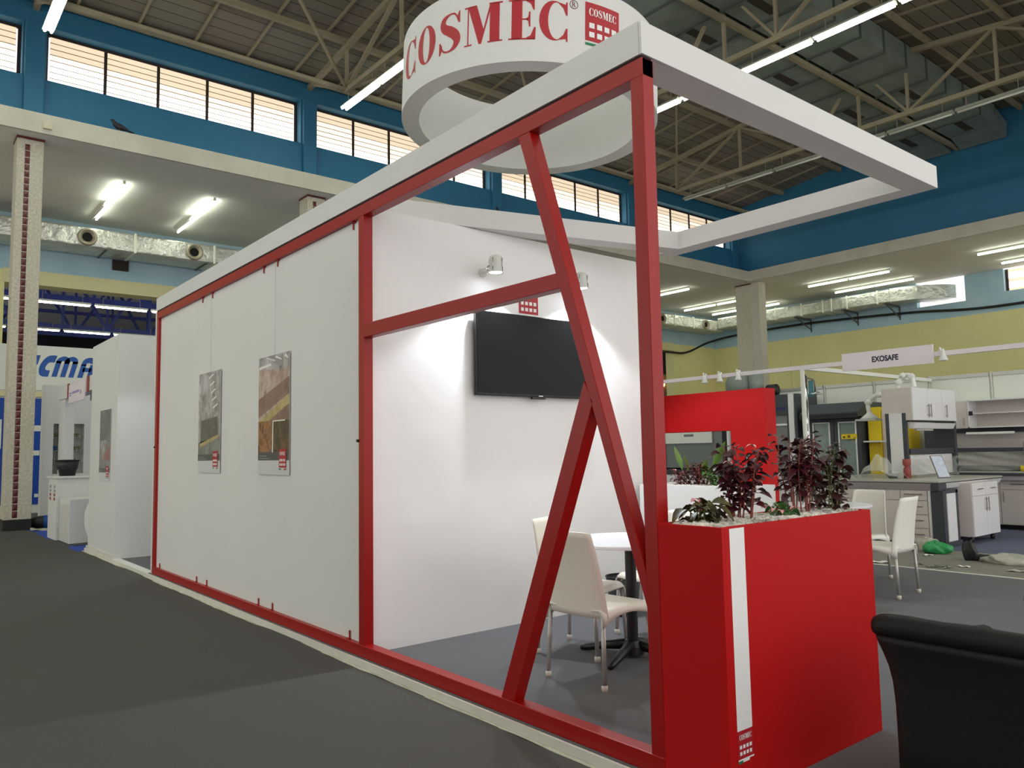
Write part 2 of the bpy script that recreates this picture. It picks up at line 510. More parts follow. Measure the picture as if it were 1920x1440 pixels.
def words(name, txt, size, o, u, v, m, parent, n=(0, 0, 0), bold=0.0, width=None):
    cu = bpy.data.curves.new(name, 'FONT')
    cu.body = txt; cu.size = size; cu.offset = bold
    tmp = bpy.data.objects.new(name, cu)
    COL.objects.link(tmp)
    dg = bpy.context.evaluated_depsgraph_get()
    me = bpy.data.meshes.new_from_object(tmp.evaluated_get(dg))
    bpy.data.objects.remove(tmp)
    bpy.data.curves.remove(cu)
    o, u, v = Vector(o), Vector(u), Vector(v)
    xs = [p.co.x for p in me.vertices]
    k = width / (max(xs) - min(xs)) if width else 1.0
    off = Vector((0, 0, 0))
    p = parent
    while p is not None:
        off += Vector(p.location); p = p.parent
    for p in me.vertices:
        p.co = o + (p.co.x - min(xs)) * k * u + p.co.y * v + Vector(n) - off
    me.materials.clear(); me.materials.append(m)
    ob = bpy.data.objects.new(name, me)
    COL.objects.link(ob); ob.parent = parent
    return ob

# ================================================================ THE HALL
FL = -0.06                       # hall floor; the stand's platform top is z = 0
structure(box('floor', CONCRETE, -60, 9, -16, 31, FL - 0.2, FL))
# dark carpet laid along the aisle, with slack waves
def aisle(u, v):
    x, y = -16.2 + 25.0 * u, -15.5 + 15.46 * v
    w = 0.006 * math.sin(x * 2.1 + y * 1.3) * math.sin(x * 0.7 - y * 0.4 + 1.0)
    if y > -1.6: w += 0.008 * max(0.0, math.sin((x + y * 2.2) * 3.1)) ** 4 * max(0.0, 1 - abs(y + 0.7) / 0.8) * (1 if x < -5.5 else 0.25)
    return (x, y, FL + 0.012 + w)
o = MB().grid(aisle, 250, 150).build('aisle_carpet', CARPET, smooth=True)
tag(structure(o), 'dark grey carpet laid along the aisle with slack ripples')
structure(box('laboratory_carpet', LABCARPET, -9.5, 8.5, 8.42, 12.1, FL, FL + 0.006))

# left clerestory wall: five bays of louvre windows between pilasters
XW = -16.2
BAY = 6.1
PIL = [-0.27 + BAY * k for k in range(-2, 5)]          # pilaster centres
b = MB()
b.box(XW - 0.35, XW, -16, 24.6, 8.3, 9.28)            # under the windows
b.box(XW - 0.35, XW + 0.02, -16, 24.6, 10.42, 10.98)  # beam above
for yp in PIL: b.box(XW - 0.35, XW, yp - 0.22, yp + 0.22, 9.28, 10.42)
for yp in PIL: b.box(XW - 0.3, XW + 0.1, yp - 0.18, yp + 0.18, 8.3, 10.44)
structure(b.build('wall_left', BLUE, bevel=0.01))
rnd = random.Random(4)
for k in range(len(PIL) - 1):
    y0, y1 = PIL[k] + 0.22, PIL[k + 1] - 0.22
    w = structure(MB().box(XW - 0.30, XW - 0.24, y0, y1, 10.36, 10.42).box(XW - 0.30, XW - 0.24, y0, y1, 9.28, 9.32)
                  .box(XW - 0.30, XW - 0.24, y0, y0 + 0.06, 9.32, 10.36).box(XW - 0.30, XW - 0.24, y1 - 0.06, y1, 9.32, 10.36)
                  .build('window_%d' % (k + 1), WINFRAME))
    n = 5
    pw = (y1 - y0 - 0.12) / n
    for i in range(n):
        a, c = y0 + 0.06 + i * pw, y0 + 0.06 + (i + 1) * pw
        if i: MB().box(XW - 0.31, XW - 0.22, a - 0.03, a + 0.03, 9.32, 10.36).build('mullion', WINFRAME, w)
        p = MB()
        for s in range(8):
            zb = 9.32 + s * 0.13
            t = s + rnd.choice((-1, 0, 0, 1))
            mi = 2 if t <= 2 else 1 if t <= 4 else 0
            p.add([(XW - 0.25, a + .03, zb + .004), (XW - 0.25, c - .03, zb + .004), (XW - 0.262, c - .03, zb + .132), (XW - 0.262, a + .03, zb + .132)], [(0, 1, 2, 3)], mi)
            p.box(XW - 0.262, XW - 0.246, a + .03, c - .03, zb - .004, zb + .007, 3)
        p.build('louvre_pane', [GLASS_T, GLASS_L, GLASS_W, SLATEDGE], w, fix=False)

# slab over the left aisle and the end aisle, its painted edge, columns below it
ZS = 7.9
YE = 24.3
structure(MB().box(-22, -15.66, -16, 30.5, ZS, 8.28).box(-15.66, 9, YE, 30.5, ZS, 8.28).build('ceiling_aisle', SOFFIT))
structure(MB().box(-15.66, -15.6, -16, YE - 0.06, ZS - 0.005, 8.3).build('trim_1', SLAB))
structure(MB().box(-15.66, 9, YE - 0.06, YE, ZS - 0.005, 8.3).build('trim_2', SLAB))
structure(MB().box(-16.5, 1.2, YE + 0.25, YE + 0.5, 8.28, 12.4).build('wall_end', BLUE))
def column(name, x0, y0, face, w=0.47, d=0.5):
    c = MB().box(x0, x0 + d, y0, y0 + w, FL + 0.22, ZS).build(name, STONE, bevel=0.012)
    structure(c)
    box('plinth', BLACK, x0 - .005, x0 + d + .005, y0 - .005, y0 + w + .005, FL, FL + 0.22, c)
    box('capital_edge', BRICKRED, x0 - .012, x0 + d + .012, y0 - .012, y0 + w + .012, ZS - 0.05, ZS - 0.005, c)
    bm_ = MB()
    z = FL + 0.25
    while z < ZS - 0.2:
        if face == 'X': cx, cy, ux = x0 + d, y0 + w * .39, None
        s = 0.045
        bb = [(0, -s, z + .006), (0, s, z + .006), (0, s, z + .134), (0, -s, z + .134)]
        if face == 'X':
            vs = [(x0 + d + .001, y0 + w * .39 + p[1], p[2]) for p in bb] + [(x0 + d + .022, y0 + w * .39, z + .07)]
        else:
            vs = [(x0 + d * .39 + p[1], y0 - .001, p[2]) for p in bb] + [(x0 + d * .39, y0 - .022, z + .07)]
        bm_.add(vs, [(0, 1, 4), (1, 2, 4), (2, 3, 4), (3, 0, 4)])
        z += 0.14
    bm_.build('brick_inlay', BRICKRED, c)
    return c
tag(column('column', -16.5, -0.54, 'X'), 'pale terrazzo column with a red brick inlay at far left')
for y in (5.72, 11.9, 18.1): column('column', -16.5, y, 'X')
c4 = column('column', -16.52, 24.6, 'X', 0.5, 0.72)
box('corner_pilaster', SLAB, -15.8, -15.45, 24.62, 25.1, FL, ZS, c4)
c5 = column('column', -3.0, 24.6, 'X', 0.5, 0.72)

# outer walls of the aisles
XO, YO = -22.0, 30.5
b = MB().box(XO - 0.3, XO, -16, YO, 6.36, 8.2)
structure(b.build('wall_left_outer', PALEBLUE))
structure(MB().box(XO - 0.55, XO + 0.02, -0.1, 27.3, 6.02, 6.40).build('trim_3', CREAM))
structure(MB().box(XO - 0.5, XO + 0.005, -16, -0.05, FL, 6.36).box(XO - 0.5, XO + 0.005, 27.3, YO, FL, 6.36).build('wall_left_yellow', YELLOW))
b = MB().box(XO, 9, YO, YO + 0.3, FL, 6.31)
b.box(XO, -17.71, YO - 0.015, YO, 2.6, 6.3).box(-17.69, -13.0, YO - 0.015, YO, 2.6, 6.3)
structure(b.build('wall_end_outer', YELLOW))
b = MB().box(XO, -10.05, YO, YO + 0.3, 6.31, 6.9).box(XO, -11.9, YO, YO + .3, 6.9, ZS).box(-10.05, -8.68, YO, YO + .3, 6.31, ZS)
b.box(-8.68, 9, YO, YO + .3, 6.31, 7.04).box(-6.5, 9, YO, YO + .3, 7.04, ZS)
structure(b.build('wall_end_band', PALEBLUE))
w = structure(MB().box(-8.68, -8.58, YO + .2, YO + .28, 7.04, ZS).box(-6.6, -6.5, YO + .2, YO + .28, 7.04, ZS).build('window_9', WINFRAME))
p = MB()
for s in range(7):
    p.box(-8.58, -6.6, YO + .22, YO + .24, 7.05 + s * .121, 7.05 + s * .121 + .108, (0, 1, 2)[(s * 2) % 3])
p.build('louvre_pane', [GLASS_T, GLASS_L, GLASS_W], w)
v = tag(MB().box(XO, XO + .05, 2.52, 2.95, 6.68, 6.98).build('vent_grille', GRILLE), 'rusty slatted vent grille on the pale blue wall under the foil duct', 'vent')
for i in range(7): box('slat', WINFRAME, XO + .05, XO + .075, 2.55 + i * .057, 2.57 + i * .057, 6.7, 6.96, v)

# roof: two boarded slopes with battens, purlins and trusses
XR, ZR, ZE = -7.8, 11.95, 11.0
def roof_z(x): return ZR - abs(x - XR) * (ZR - ZE) / 8.6
b = MB()
for x0, x1 in ((-16.5, XR), (XR, 1.2)):
    b.add([(x0, -16, roof_z(x0)), (x1, -16, roof_z(x1)), (x1, 24.6, roof_z(x1)), (x0, 24.6, roof_z(x0))], [(0, 1, 2, 3)])
    b.add([(x0, -16, roof_z(x0) + .25), (x1, -16, roof_z(x1) + .25), (x1, 24.6, roof_z(x1) + .25), (x0, 24.6, roof_z(x0) + .25)], [(0, 1, 2, 3)])
structure(b.build('ceiling', PLANK, fix=False))
b = MB()
y = -15.4
while y < 24.3:
    b.bar((-16.4, y, roof_z(-16.4) - .03), (XR, y, roof_z(XR) - .03), 0.05, 0.06)
    b.bar((XR, y, roof_z(XR) - .03), (1.1, y, roof_z(1.1) - .03), 0.05, 0.06)
    y += 1.22
structure(b.build('ceiling_battens', ROOFSTEEL))
for x in (-16.0, -14.1, -11.75, -9.75, -5.9, -4.1, -1.6, 0.5):
    structure(MB().box(x - .05, x + .05, -16, 24.5, roof_z(x) - .2, roof_z(x) - .06).build('purlin', ROOFSTEEL))
structure(MB().box(-7.83, -7.72, -16, 27.0, 10.86, 10.98).build('ridge_rail', ROOFSTEEL))
XN = [-16.2, -14.1, -11.6, -9.1, XR, -6.5, -4.4, -1.8, 0.6]
for yt in (PIL[1], PIL[2], PIL[3], PIL[4], PIL[5]):
    t = structure(MB().bar((-14.15, yt, 9.93), (-1.75, yt, 9.93), .10, .12).build('roof_truss', ROOFSTEEL))
    b = MB()
    for x0, x1 in zip(XN[:-1], XN[1:]):
        b.bar((x0, yt, roof_z(x0) - .24), (x1, yt, roof_z(x1) - .24), .11, .13)
    b.build('top_chord', ROOFSTEEL, t)
    for x in XN[1:-1]:
        MB().bar((x, yt, 9.95), (x, yt, roof_z(x) - .26), .07, .07, (0, 1, 0)).build('truss_post', ROOFSTEEL, t)
    for xa, xb in ((-14.1, -11.6), (-9.1, -11.6), (-9.1, XR), (-6.5, XR), (-6.5, -4.4), (-1.8, -4.4)):
        MB().bar((xa, yt, 9.95), (xb, yt, roof_z(xb) - .26), .06, .09, (0, 1, 0)).build('truss_diagonal', ROOFSTEEL, t)
    for xa, xb in ((-16.1, -14.1), (.5, -1.8)):
        MB().bar((xa, yt, 10.85), (xb, yt, 9.95), .06, .08, (0, 1, 0)).build('truss_heel', ROOFSTEEL, t)
# eaves tie along the truss feet and wind braces in the roof plane
for x in (-14.1, -1.8):
    structure(MB().box(x - .05, x + .05, -12, 24.2, 9.9, 9.98).build('tie_rail', ROOFSTEEL))
for k in range(1, 5):
    ya, yb_ = PIL[k], PIL[k + 1]
    structure(MB().bar((-14.1, ya, 9.95), (-11.6, (ya + yb_) / 2, roof_z(-11.6) - .22), .06, .06).build('wind_brace', ROOFSTEEL))
    structure(MB().bar((-14.1, yb_, 9.95), (-11.6, (ya + yb_) / 2, roof_z(-11.6) - .22), .06, .06).build('wind_brace', ROOFSTEEL))

# rectangular ducts hung either side of the ridge rail
def ridge_duct(x0, x1, label):
    t = thing('ceiling_duct', label, 'duct', ((x0 + x1) / 2, 6.0, 11.0), group='ducts hung under the ridge')
    box('duct_body', DUCTGREY, x0, x1, -15, 23.6, 11.0, 11.62, t)
    MB().bar((x0 * .5 + x1 * .5, 23.6, 11.3), (x0 * .5 + x1 * .5, 24.5, 11.05), (x1 - x0), .5).build('elbow', DUCTGREY, t)
    y = 8.1
    i = 0
    while y < 23.5:
        MB().box(x0 - .03, x1 + .03, y - .025, y + .025, 10.96, 11.0).box(x0 - .035, x0, y - .025, y + .025, 11.0, 11.6)\
            .box(x1, x1 + .035, y - .025, y + .025, 11.0, 11.6).build('flange', DUCTRIB, t)
        if i % 3 == 0:
            box('duct_grille', GRILLE, (x0 + x1) / 2 - .1, (x0 + x1) / 2 + .12, y + .12, y + 1.02, 10.985, 11.0, t)
        y += 1.19; i += 1
    return t
ridge_duct(-7.66, -6.32, 'grey rectangular duct right of the ridge rail with rusty grilles')
ridge_duct(-9.3, -7.96, 'grey rectangular duct left of the ridge rail under the boarded roof')

# strip lights under the trusses
def strip(name, L, lit=True, twin=False, half=None, hung=True):
    t = thing(name, 'x', 'lamp')
    if hung:
        w = .20
        MB().prism([(-w / 2, -.01), (w / 2, -.01), (w / 4, .06), (-w / 4, .06)], (-L / 2, 0, 0), (0, 1, 0), (0, 0, 1), (L, 0, 0)).build('housing', HOUSING, t)
        for x in (-L * .35, L * .35): MB().tube([(x, 0, .06), (x, 0, .315)], .008, 6).build('hanger', ROOFSTEEL, t)
    else:
        MB().box(-L / 2, L / 2, -.03, .03, -.005, .064).build('housing', HOUSING, t)
    ys = (-.055, .055) if twin else (0,)
    for i, yy in enumerate(ys):
        on = lit and not (half is not None and i == half)
        zz = -.034 if hung else -.05
        MB().tube([(-L / 2 + .03, yy, zz), (L / 2 - .03, yy, zz)], .026 if hung or twin else .03, 10).build('lamp_tube', (TUBE if hung else TUBE_S) if on else TUBEOFF, t, smooth=True)
    return t
proto = {}
def lamp(x, y, z, L, label, group=None, lit=True, twin=False, half=None, hung=True):
    key = (round(L, 2), lit, twin, half, hung)
    if key in proto:
        t = copy_tree(proto[key])
    else:
        t = strip('strip_light', L, lit, twin, half, hung); proto[key] = t
    t.location = (x, y, z)
    t['label'] = label
    if group: t['group'] = group
    elif 'group' in t: del t['group']
    return t
G = 'lit strip lights in the rows under the roof trusses'
for i in range(8): lamp(-13.75 + 1.69 * i, PIL[2], 9.56, 1.62, 'lit strip light in the slanting row at top left of the photo', 'strip lights at top left', twin=True)
for i in range(8): lamp(-13.45 + 1.69 * i, PIL[3], 9.56, 1.62, 'lit strip light hung left of the round white sign', 'strip lights left of the round sign', twin=True)
for i in range(6): lamp(-9.92 + 1.69 * i, PIL[4], 9.56, 1.62, 'lit strip light in the long row right of the red post', 'strip lights right of the red post', twin=True)
for i in range(6): lamp(-13.0 + 1.69 * i, PIL[5], 9.56, 1.62, 'unlit strip light in the row nearest the blue end wall', 'unlit strip lights by the end wall', lit=False)
for k in (0, 1):
    for i in range(8): lamp(-13.3 + 1.69 * i, PIL[k], 9.56, 1.62, 'added strip light in an unseen row behind the viewer', 'added strip lights behind the viewer', twin=True)  # unseen rows added to light the hall more evenly
# battens on the aisle soffits
B1 = 'twin strip light on the aisle soffit'
def soffit(x0, x1, y, label, group=None, half=None, lit=True, twin=False):
    lamp((x0 + x1) / 2, y, ZS - .065, round(x1 - x0, 1), label, group, lit, twin, half, False)
for y, nm in ((1.83, 'left'), (3.95, 'right')):
    soffit(-19.45, -17.65, y, 'twin fluorescent on the grey soffit, nearer half of the %s pair' % nm, twin=True)
    soffit(-21.0, -19.5, y, 'twin fluorescent with one dead tube, farther half of the %s pair' % nm, twin=True, half=0)
gA = 'lit tubes on the soffit over the laboratory'
for x0, x1, y in ((-14.53, -12.84, 26.75), (-12.82, -11.19, 26.75), (-14.53, -12.87, 28.9), (-12.86, -11.25, 28.9)):
    soffit(x0, x1, y, 'lit tube in the two rows on the soffit above the foil duct', 'tubes above the foil duct')
for x0, x1, y in ((-8.2, -6.6, 26.72), (-8.2, -6.6, 28.9), (-6.58, -5.0, 26.72)):
    soffit(x0, x1, y, 'lit tube on the soffit at the right edge of the photo', 'tubes at the right edge')
for x0, x1, y in ((-20.97, -19.17, 26.9), (-19.1, -17.4, 26.9), (-20.95, -19.3, 29.0), (-19.2, -17.3, 29.1), (-20.8, -19.2, 23.0), (-19.18, -17.6, 23.0), (-20.9, -19.2, 18.2), (-19.18, -17.6, 18.2)):
    soffit(x0, x1, y, 'lit tube on the soffit behind the far column', 'tubes behind the far column')
for x0 in (-21.0, -19.35):
    for y in (7.9, 10.1, 13.9): soffit(x0, x0 + 1.6, y, 'added tube on the left soffit, unseen behind the stand', 'added tubes hidden by the stand')  # out-of-view tubes added to brighten the left aisle
for x in (1.6, 3.9):
    for y in (-10.0, -6.0, -1.0, 4.0, 9.0, 14.0):
        soffit(x, x + 1.6, y, 'lit tube on the soffit behind the viewer', 'tubes behind the viewer', twin=True)
# right side of the hall: slab, clerestory, gate side left open to daylight
structure(MB().box(0.0, 6.2, -16, YE, ZS, 8.28).build('ceiling_aisle_right', SOFFIT))
structure(MB().box(0.6, 0.95, -16, YE + .3, 8.28, 9.28).box(0.6, 0.95, -16, YE + .3, 10.3, 11.2).build('wall_right', BLUE))
structure(MB().box(-22.5, 9, -16.3, -16, ZS, 12.4).build('wall_front', SLAB))

structure(MB().box(-1.8, 2.4, -4.4, -4.25, FL, 3.3).box(2.25, 2.4, -9, -4.4, FL, 3.3).build('wall_light_block', DARKGREY))  # unseen wall added behind the camera to block low light on front faces

# foil duct round the aisle with round nozzles
t = thing('foil_duct', 'crinkled aluminium foil duct with round nozzles under the aisle soffit', 'duct', (-21.3, 12, 7.0))
MB().box(-21.85, -20.8, -10, 29.7, 6.97, 7.5).box(-20.8, -12.4, 29.2, 30.2, 7.08, 7.62).build('duct_body', FOIL, t, bevel=0.06, seg=3)
vs, fs = [], []
for i in range(13):
    a = math.radians(65) * i / 12
    for rx, ry, z in ((2.2, 2.4, 7.08), (2.2, 2.4, 7.62), (1.2, 1.4, 7.62), (1.2, 1.4, 7.08)):
        vs.append((-12.4 + rx * math.sin(a), 31.6 - ry * math.cos(a), z))
for i in range(12):
    for k in range(4): fs.append((i * 4 + k, i * 4 + (k + 1) % 4, (i + 1) * 4 + (k + 1) % 4, (i + 1) * 4 + k))
MB().add(vs, fs).build('elbow', FOIL, t)
for y in (2.84, 5.0, 7.6, 10.4, 13.1, 15.9, 18.7, 21.5, 24.3, 26.0, 27.4):
    MB().box(-21.87, -20.78, y - .03, y + .03, 6.955, 7.515).build('tape_band', FOILBAND, t, bevel=.01)
for x in (-19.6, -18.4, -17.6, -16.3, -15.3, -14.9, -14.2, -12.9):
    MB().box(x - .03, x + .03, 29.18, 30.2, 7.065, 7.635).build('tape_band', FOILBAND, t, bevel=.01)
for y in (-1.1, 1.65, 4.42, 7.2, 9.95, 12.7, 15.5, 18.2, 21.0, 23.7, 25.1, 28.3):
    n = MB().lathe([(.235, 0), (.235, .05), (.20, .085), (.17, .06), (.125, .01)], (-20.8, y, 7.225), 28, 'X', cap=False).build('nozzle', NOZZLE, t, smooth=True)
    MB().lathe([(.125, 0.004), (.125, .012)], (-20.8, y, 7.225), 24, 'X').build('nozzle_throat', DARKHOLE, n)
for y in (2.13, 4.79, 7.5, 10.2):
    box('support_strap', DUCTRIB, -21.9, -20.79, y - .025, y + .025, 6.945, 6.97, t)
for x in (-16.6, -14.4, -12.6):
    MB().bar((x, 29.1, 7.05), (x, 30.5, 7.05), .05, .05).bar((x, 29.3, 7.03), (x, 30.48, 6.6), .04, .04).bar((x, 30.48, 6.5), (x, 30.48, 7.05), .05, .05, (0, 1, 0)).build('bracket', DUCTRIB, t)
pts = [(-4, 30.42, 6.62), (-9, 30.42, 6.5), (-12, 30.40, 6.72), (-15, 30.3, 6.85), (-17.5, 30.3, 6.9), (-20.5, 30.35, 6.85), (-21.9, 29.9, 6.6), (-21.92, 28.2, 6.0), (-21.9, 26.8, 5.92), (-22.3, 24.0, 5.95)]
tag(MB().tube(catmull(pts, 6), .05, 8).build('wall_cable', CABLEM, smooth=True), 'black cable bundle sagging along the wall under the foil duct', 'cable')

# small things on the slab edge
tag(box('junction_box', mat('beige_box', (206, 200, 172), 0.6), -15.6, -15.54, -.16, .0, 7.99, 8.13), 'small beige junction box on the slab edge at far left', 'box')
def bird(name, y, z, rz, label):
    t = thing(name, label, 'bird', (-15.66, y, 8.3), rz, 'birds on the slab edge')
    body = MB()
    prof = [(-.19, .012, .07), (-.13, .04, .085), (-.05, .065, .10), (.03, .07, .115), (.08, .055, .145), (.105, .04, .18), (.125, .036, .205), (.15, .03, .215), (.165, .012, .212)]
    body.tube([(0, -a, c) for a, r, c in prof], [r for a, r, c in prof], 12)
    body.build('body', FEATHER, t, smooth=True, world=False)
    MB().bar((0, -.16, .212), (0, -.195, .206), .012, .012).build('beak', BLACK, t, world=False)
    MB().bar((0, .15, .075), (0, .30, .04), .07, .012).build('tail', FEATHER, t, world=False)
    for s in (-1, 1): MB().tube([(s * .02, 0, .05), (s * .025, -.01, 0.0)], .006, 6).build('leg', BROWNM, t, world=False)
bird('pigeon', 1.26, 0, 0.1, 'dark pigeon perched on the slab edge below the left windows')
bird('pigeon', 11.6, 0, 0.6, 'dark pigeon on the slab edge seen just above the white fascia')

# neighbouring hall seen through the left opening
structure(MB().box(-60, -59.7, -16, 31, FL, 11).box(-60, -22.5, -16.3, -16, 8.5, 11).box(-60, -22.5, 31, 31.3, FL, 11).build('wall_next_hall', NEXTWALL))
structure(box('ceiling_next_hall', NEXTROOF, -60, -22.5, -16, 31, 10.4, 10.6))
for xt, z0 in ((-26.0, 6.45), (-31.5, 6.35), (-38.0, 7.0)):
    t = structure(MB().bar((xt, -15, z0), (xt, 30, z0), .16, .2).build('roof_truss', TRUSSBLUE))
    MB().bar((xt, -15, z0 + 1.0), (xt, 30, z0 + 1.0), .12, .14).build('top_chord', TRUSSBLUE, t)
    MB().bar((xt, -15, z0 + 2.6), (xt, 30, z0 + 2.6), .12, .16).build('top_chord', TRUSSBLUE, t)
    for k in range(24):
        y = -8 + 1.55 * k
        MB().bar((xt, y, z0), (xt, y, z0 + 2.6), .09, .09, (1, 0, 0)).build('truss_post', TRUSSBLUE, t)
        MB().bar((xt, y, z0 + (2.6 if k % 2 else 0)), (xt + (-.5 if k % 3 == 0 else 0.0), y + 1.55, z0 + (0 if k % 2 else 2.6)), .11, .11, (1, 0, 0)).build('truss_diagonal', TRUSSBLUE, t)
gN = 'strip lights in the neighbouring hall'
for k in range(14):
    for xt, z in ((-25.8, 6.28), (-31.2, 6.18)):
        q = lamp(xt, 0.2 + 1.72 * k, z, 1.6, 'lit strip light under a blue truss in the neighbouring hall', gN)
        q.rotation_euler = (0, 0, math.pi / 2)
box_ex = thing('display_stand', 'dark display stand with warm bulbs far behind the opening', 'stand', (-26, 30.2, FL))
box('back_panel', mat('brown_panel', (96, 74, 52), 0.7), -27.4, -24.4, 30.4, 30.5, FL, 5.3, box_ex)
for x, z, r in ((-25.2, 4.75, .16), (-25.3, 5.1, .09), (-24.7, 5.75, .07), (-25.6, 5.9, .07)):
    MB().lathe([(0, -r), (r * .7, -r * .7), (r, 0), (r * .7, r * .7), (0, r)], (x, 30.2, z), 12, cap=False).build('bulb', GOLD, box_ex, smooth=True)

# ================================================================ THE STAND
structure(box('stand_platform', STANDCARPET, -11.1, 4.5, -0.028, 6.17, FL + .001, 0.0))
structure(box('trim_3', TRIMW, -11.1, 4.5, -0.042, -0.028, FL + .001, 0.001))
structure(MB().box(-11.1, 4.5, 6.17, 6.215, FL + .001, 0.004).build('trim_4', TRIMW))
# threshold strip in the gap between the two white walls
structure(box('trim_5', WHITE, -9.3, -7.64, -0.028, 0.05, 0.0, 0.006))
def film(u, v):
    x = -11.2 + 14.0 * u
    w = .5 + .5 * math.sin(x * 5.1) * math.sin(x * 1.7 + 1)
    return (x, -0.044 - v * (.010 + .012 * w), FL + .010 + (1 - v) * .006 + .004 * math.sin(x * 9 + v * 3) * v)
tag(MB().grid(film, 420, 4).build('plastic_film', FILM, smooth=True, solid=.002), 'crumpled strip of plastic film along the foot of the white stand edge', 'film')

H, HB, PW = 3.21, 3.0574, 0.0716
FR = thing('stand_frame', 'red square-tube frame with slanting braces along the front of the stand', 'frame', (-3.8, 0.03, 0))
XM = -2.524
def post(x0, x1, nm='post'): return box(nm, RED, x0, x1, 0, PW, 0, HB - .012, FR, bevel=.003)
post(-PW, 0); post(XM - PW, XM); post(-7.58, -7.58 + PW)
box('top_rail', RED, -7.58, 0, -.002, PW + .002, HB - .094, HB - .012, FR, bevel=.003)
box('bottom_rail', RED, -7.58, 0, -.002, PW + .002, 0.0, .0774, FR, bevel=.003)
def brace(p, nm):
    return MB().prism([(x, z) for x, z in p], (0, 0.001, 0), (1, 0, 0), (0, 0, 1), (0, PW - .002, 0)).build(nm, RED, FR, bevel=.003)
brace([(-.855, 2.965), (-.765, 2.965), (-.068, .80), (-.068, .655)], 'diagonal_brace')
brace([(-.415, 1.652), (-.36, 1.55), (-.976, .07), (-1.079, .07)], 'diagonal_brace')
brace([(XM - .01, 2.117), (XM - .01, 2.211), (-.588, 2.192), (-.563, 2.113)], 'cross_rail')
for x in (-2.71, -4.05, -4.35, -5.68, -5.98): MB().tube([(x, .022, HB - .095), (x, .022, HB - .15)], .006, 8).bar((x - .012, .022, HB - .100), (x + .03, .022, HB - .100), .012, .008).build('panel_clip', RED, FR)
for x in (-2.767, -4.104, -4.40, -5.726, -6.035, -7.343): MB().tube([(x, .022, .077), (x, .022, .135)], .006, 8).bar((x - .03, .018, .08), (x + .012, .018, .08), .012, .008).build('panel_clip', RED, FR)
for x, z in ((-7.56, 1.45), (XM - .075, 1.42)): MB().lathe([(.012, 0), (.010, -.012)], (x, 0, z), 10, 'Y').build('bolt_head', BLKSTEEL, FR)
PN = tag(box('wall_panel', PANEL, -7.51, XM - PW, .03, .062, .078, HB - .095), 'large pale grey panel set inside the left bay of the red frame', 'panel')
tag(box('end_post', WHITE, -7.635, -7.582, .0, .30, 0, HB), 'narrow white end post left of the red frame', 'post')

CN = thing('canopy_frame', 'white box-section canopy frame running round the top of the stand', 'canopy', (-1.3, 1.5, HB))
D, W = 2.9857, .1654
cb = box('front_beam', WHITE, -7.585, -.012, -.008, W, HB, H, CN)
box('gap_shade_strip', BLACKGAP, -7.57, -.01, .004, PW, HB - .014, HB + .002, CN)  # black infill standing in for the shade in the gap under the beam
MB().prism([(0.005, -.006), (0.005, D), (-W, D), (-W, W), (-.010, W), (-.010, -.006)], (0, 0, HB), (1, 0, 0), (0, 1, 0), (0, 0, H - HB)).build('right_beam', WHITE, CN, bevel=.002)
box('rear_beam', WHITE, -2.3, -W, D - W, D, HB, H, CN)
MB().prism([(-2.072, D - W), (-2.215, D - .05), (-2.98, W - .1), (-2.82, W - .1)], (0, 0, HB + .001), (1, 0, 0), (0, 1, 0), (0, 0, H - HB)).build('slanting_beam', WHITE, CN, bevel=.002)

XT = -2.6018
WALL = tag(box('partition_wall', FABRIC, XT - .09, XT, .085, 2.86, 0, HB - .002), 'tall white fabric-covered wall carrying the television', 'wall')
# storage cabin further along the platform
tag(box('storage_cabin', WHITE, -10.93, -9.3, -.028, 1.5, 0, 3.01), 'white box-shaped storage cabin at the far left end of the platform', 'cabin')
tag(box('cabin_skirting', TRIMW, -11.0, -9.3, -.04, -.028, 0, .05), 'pale skirting strip at the foot of the white storage cabin', 'skirting')
# back part of the stand between cabin and partition
tag(box('rear_wall', FABRIC, -7.6, XT - .09, 2.75, 2.84, 0, HB - .002), 'white rear wall of the closed cabin behind the grey panel', 'wall')

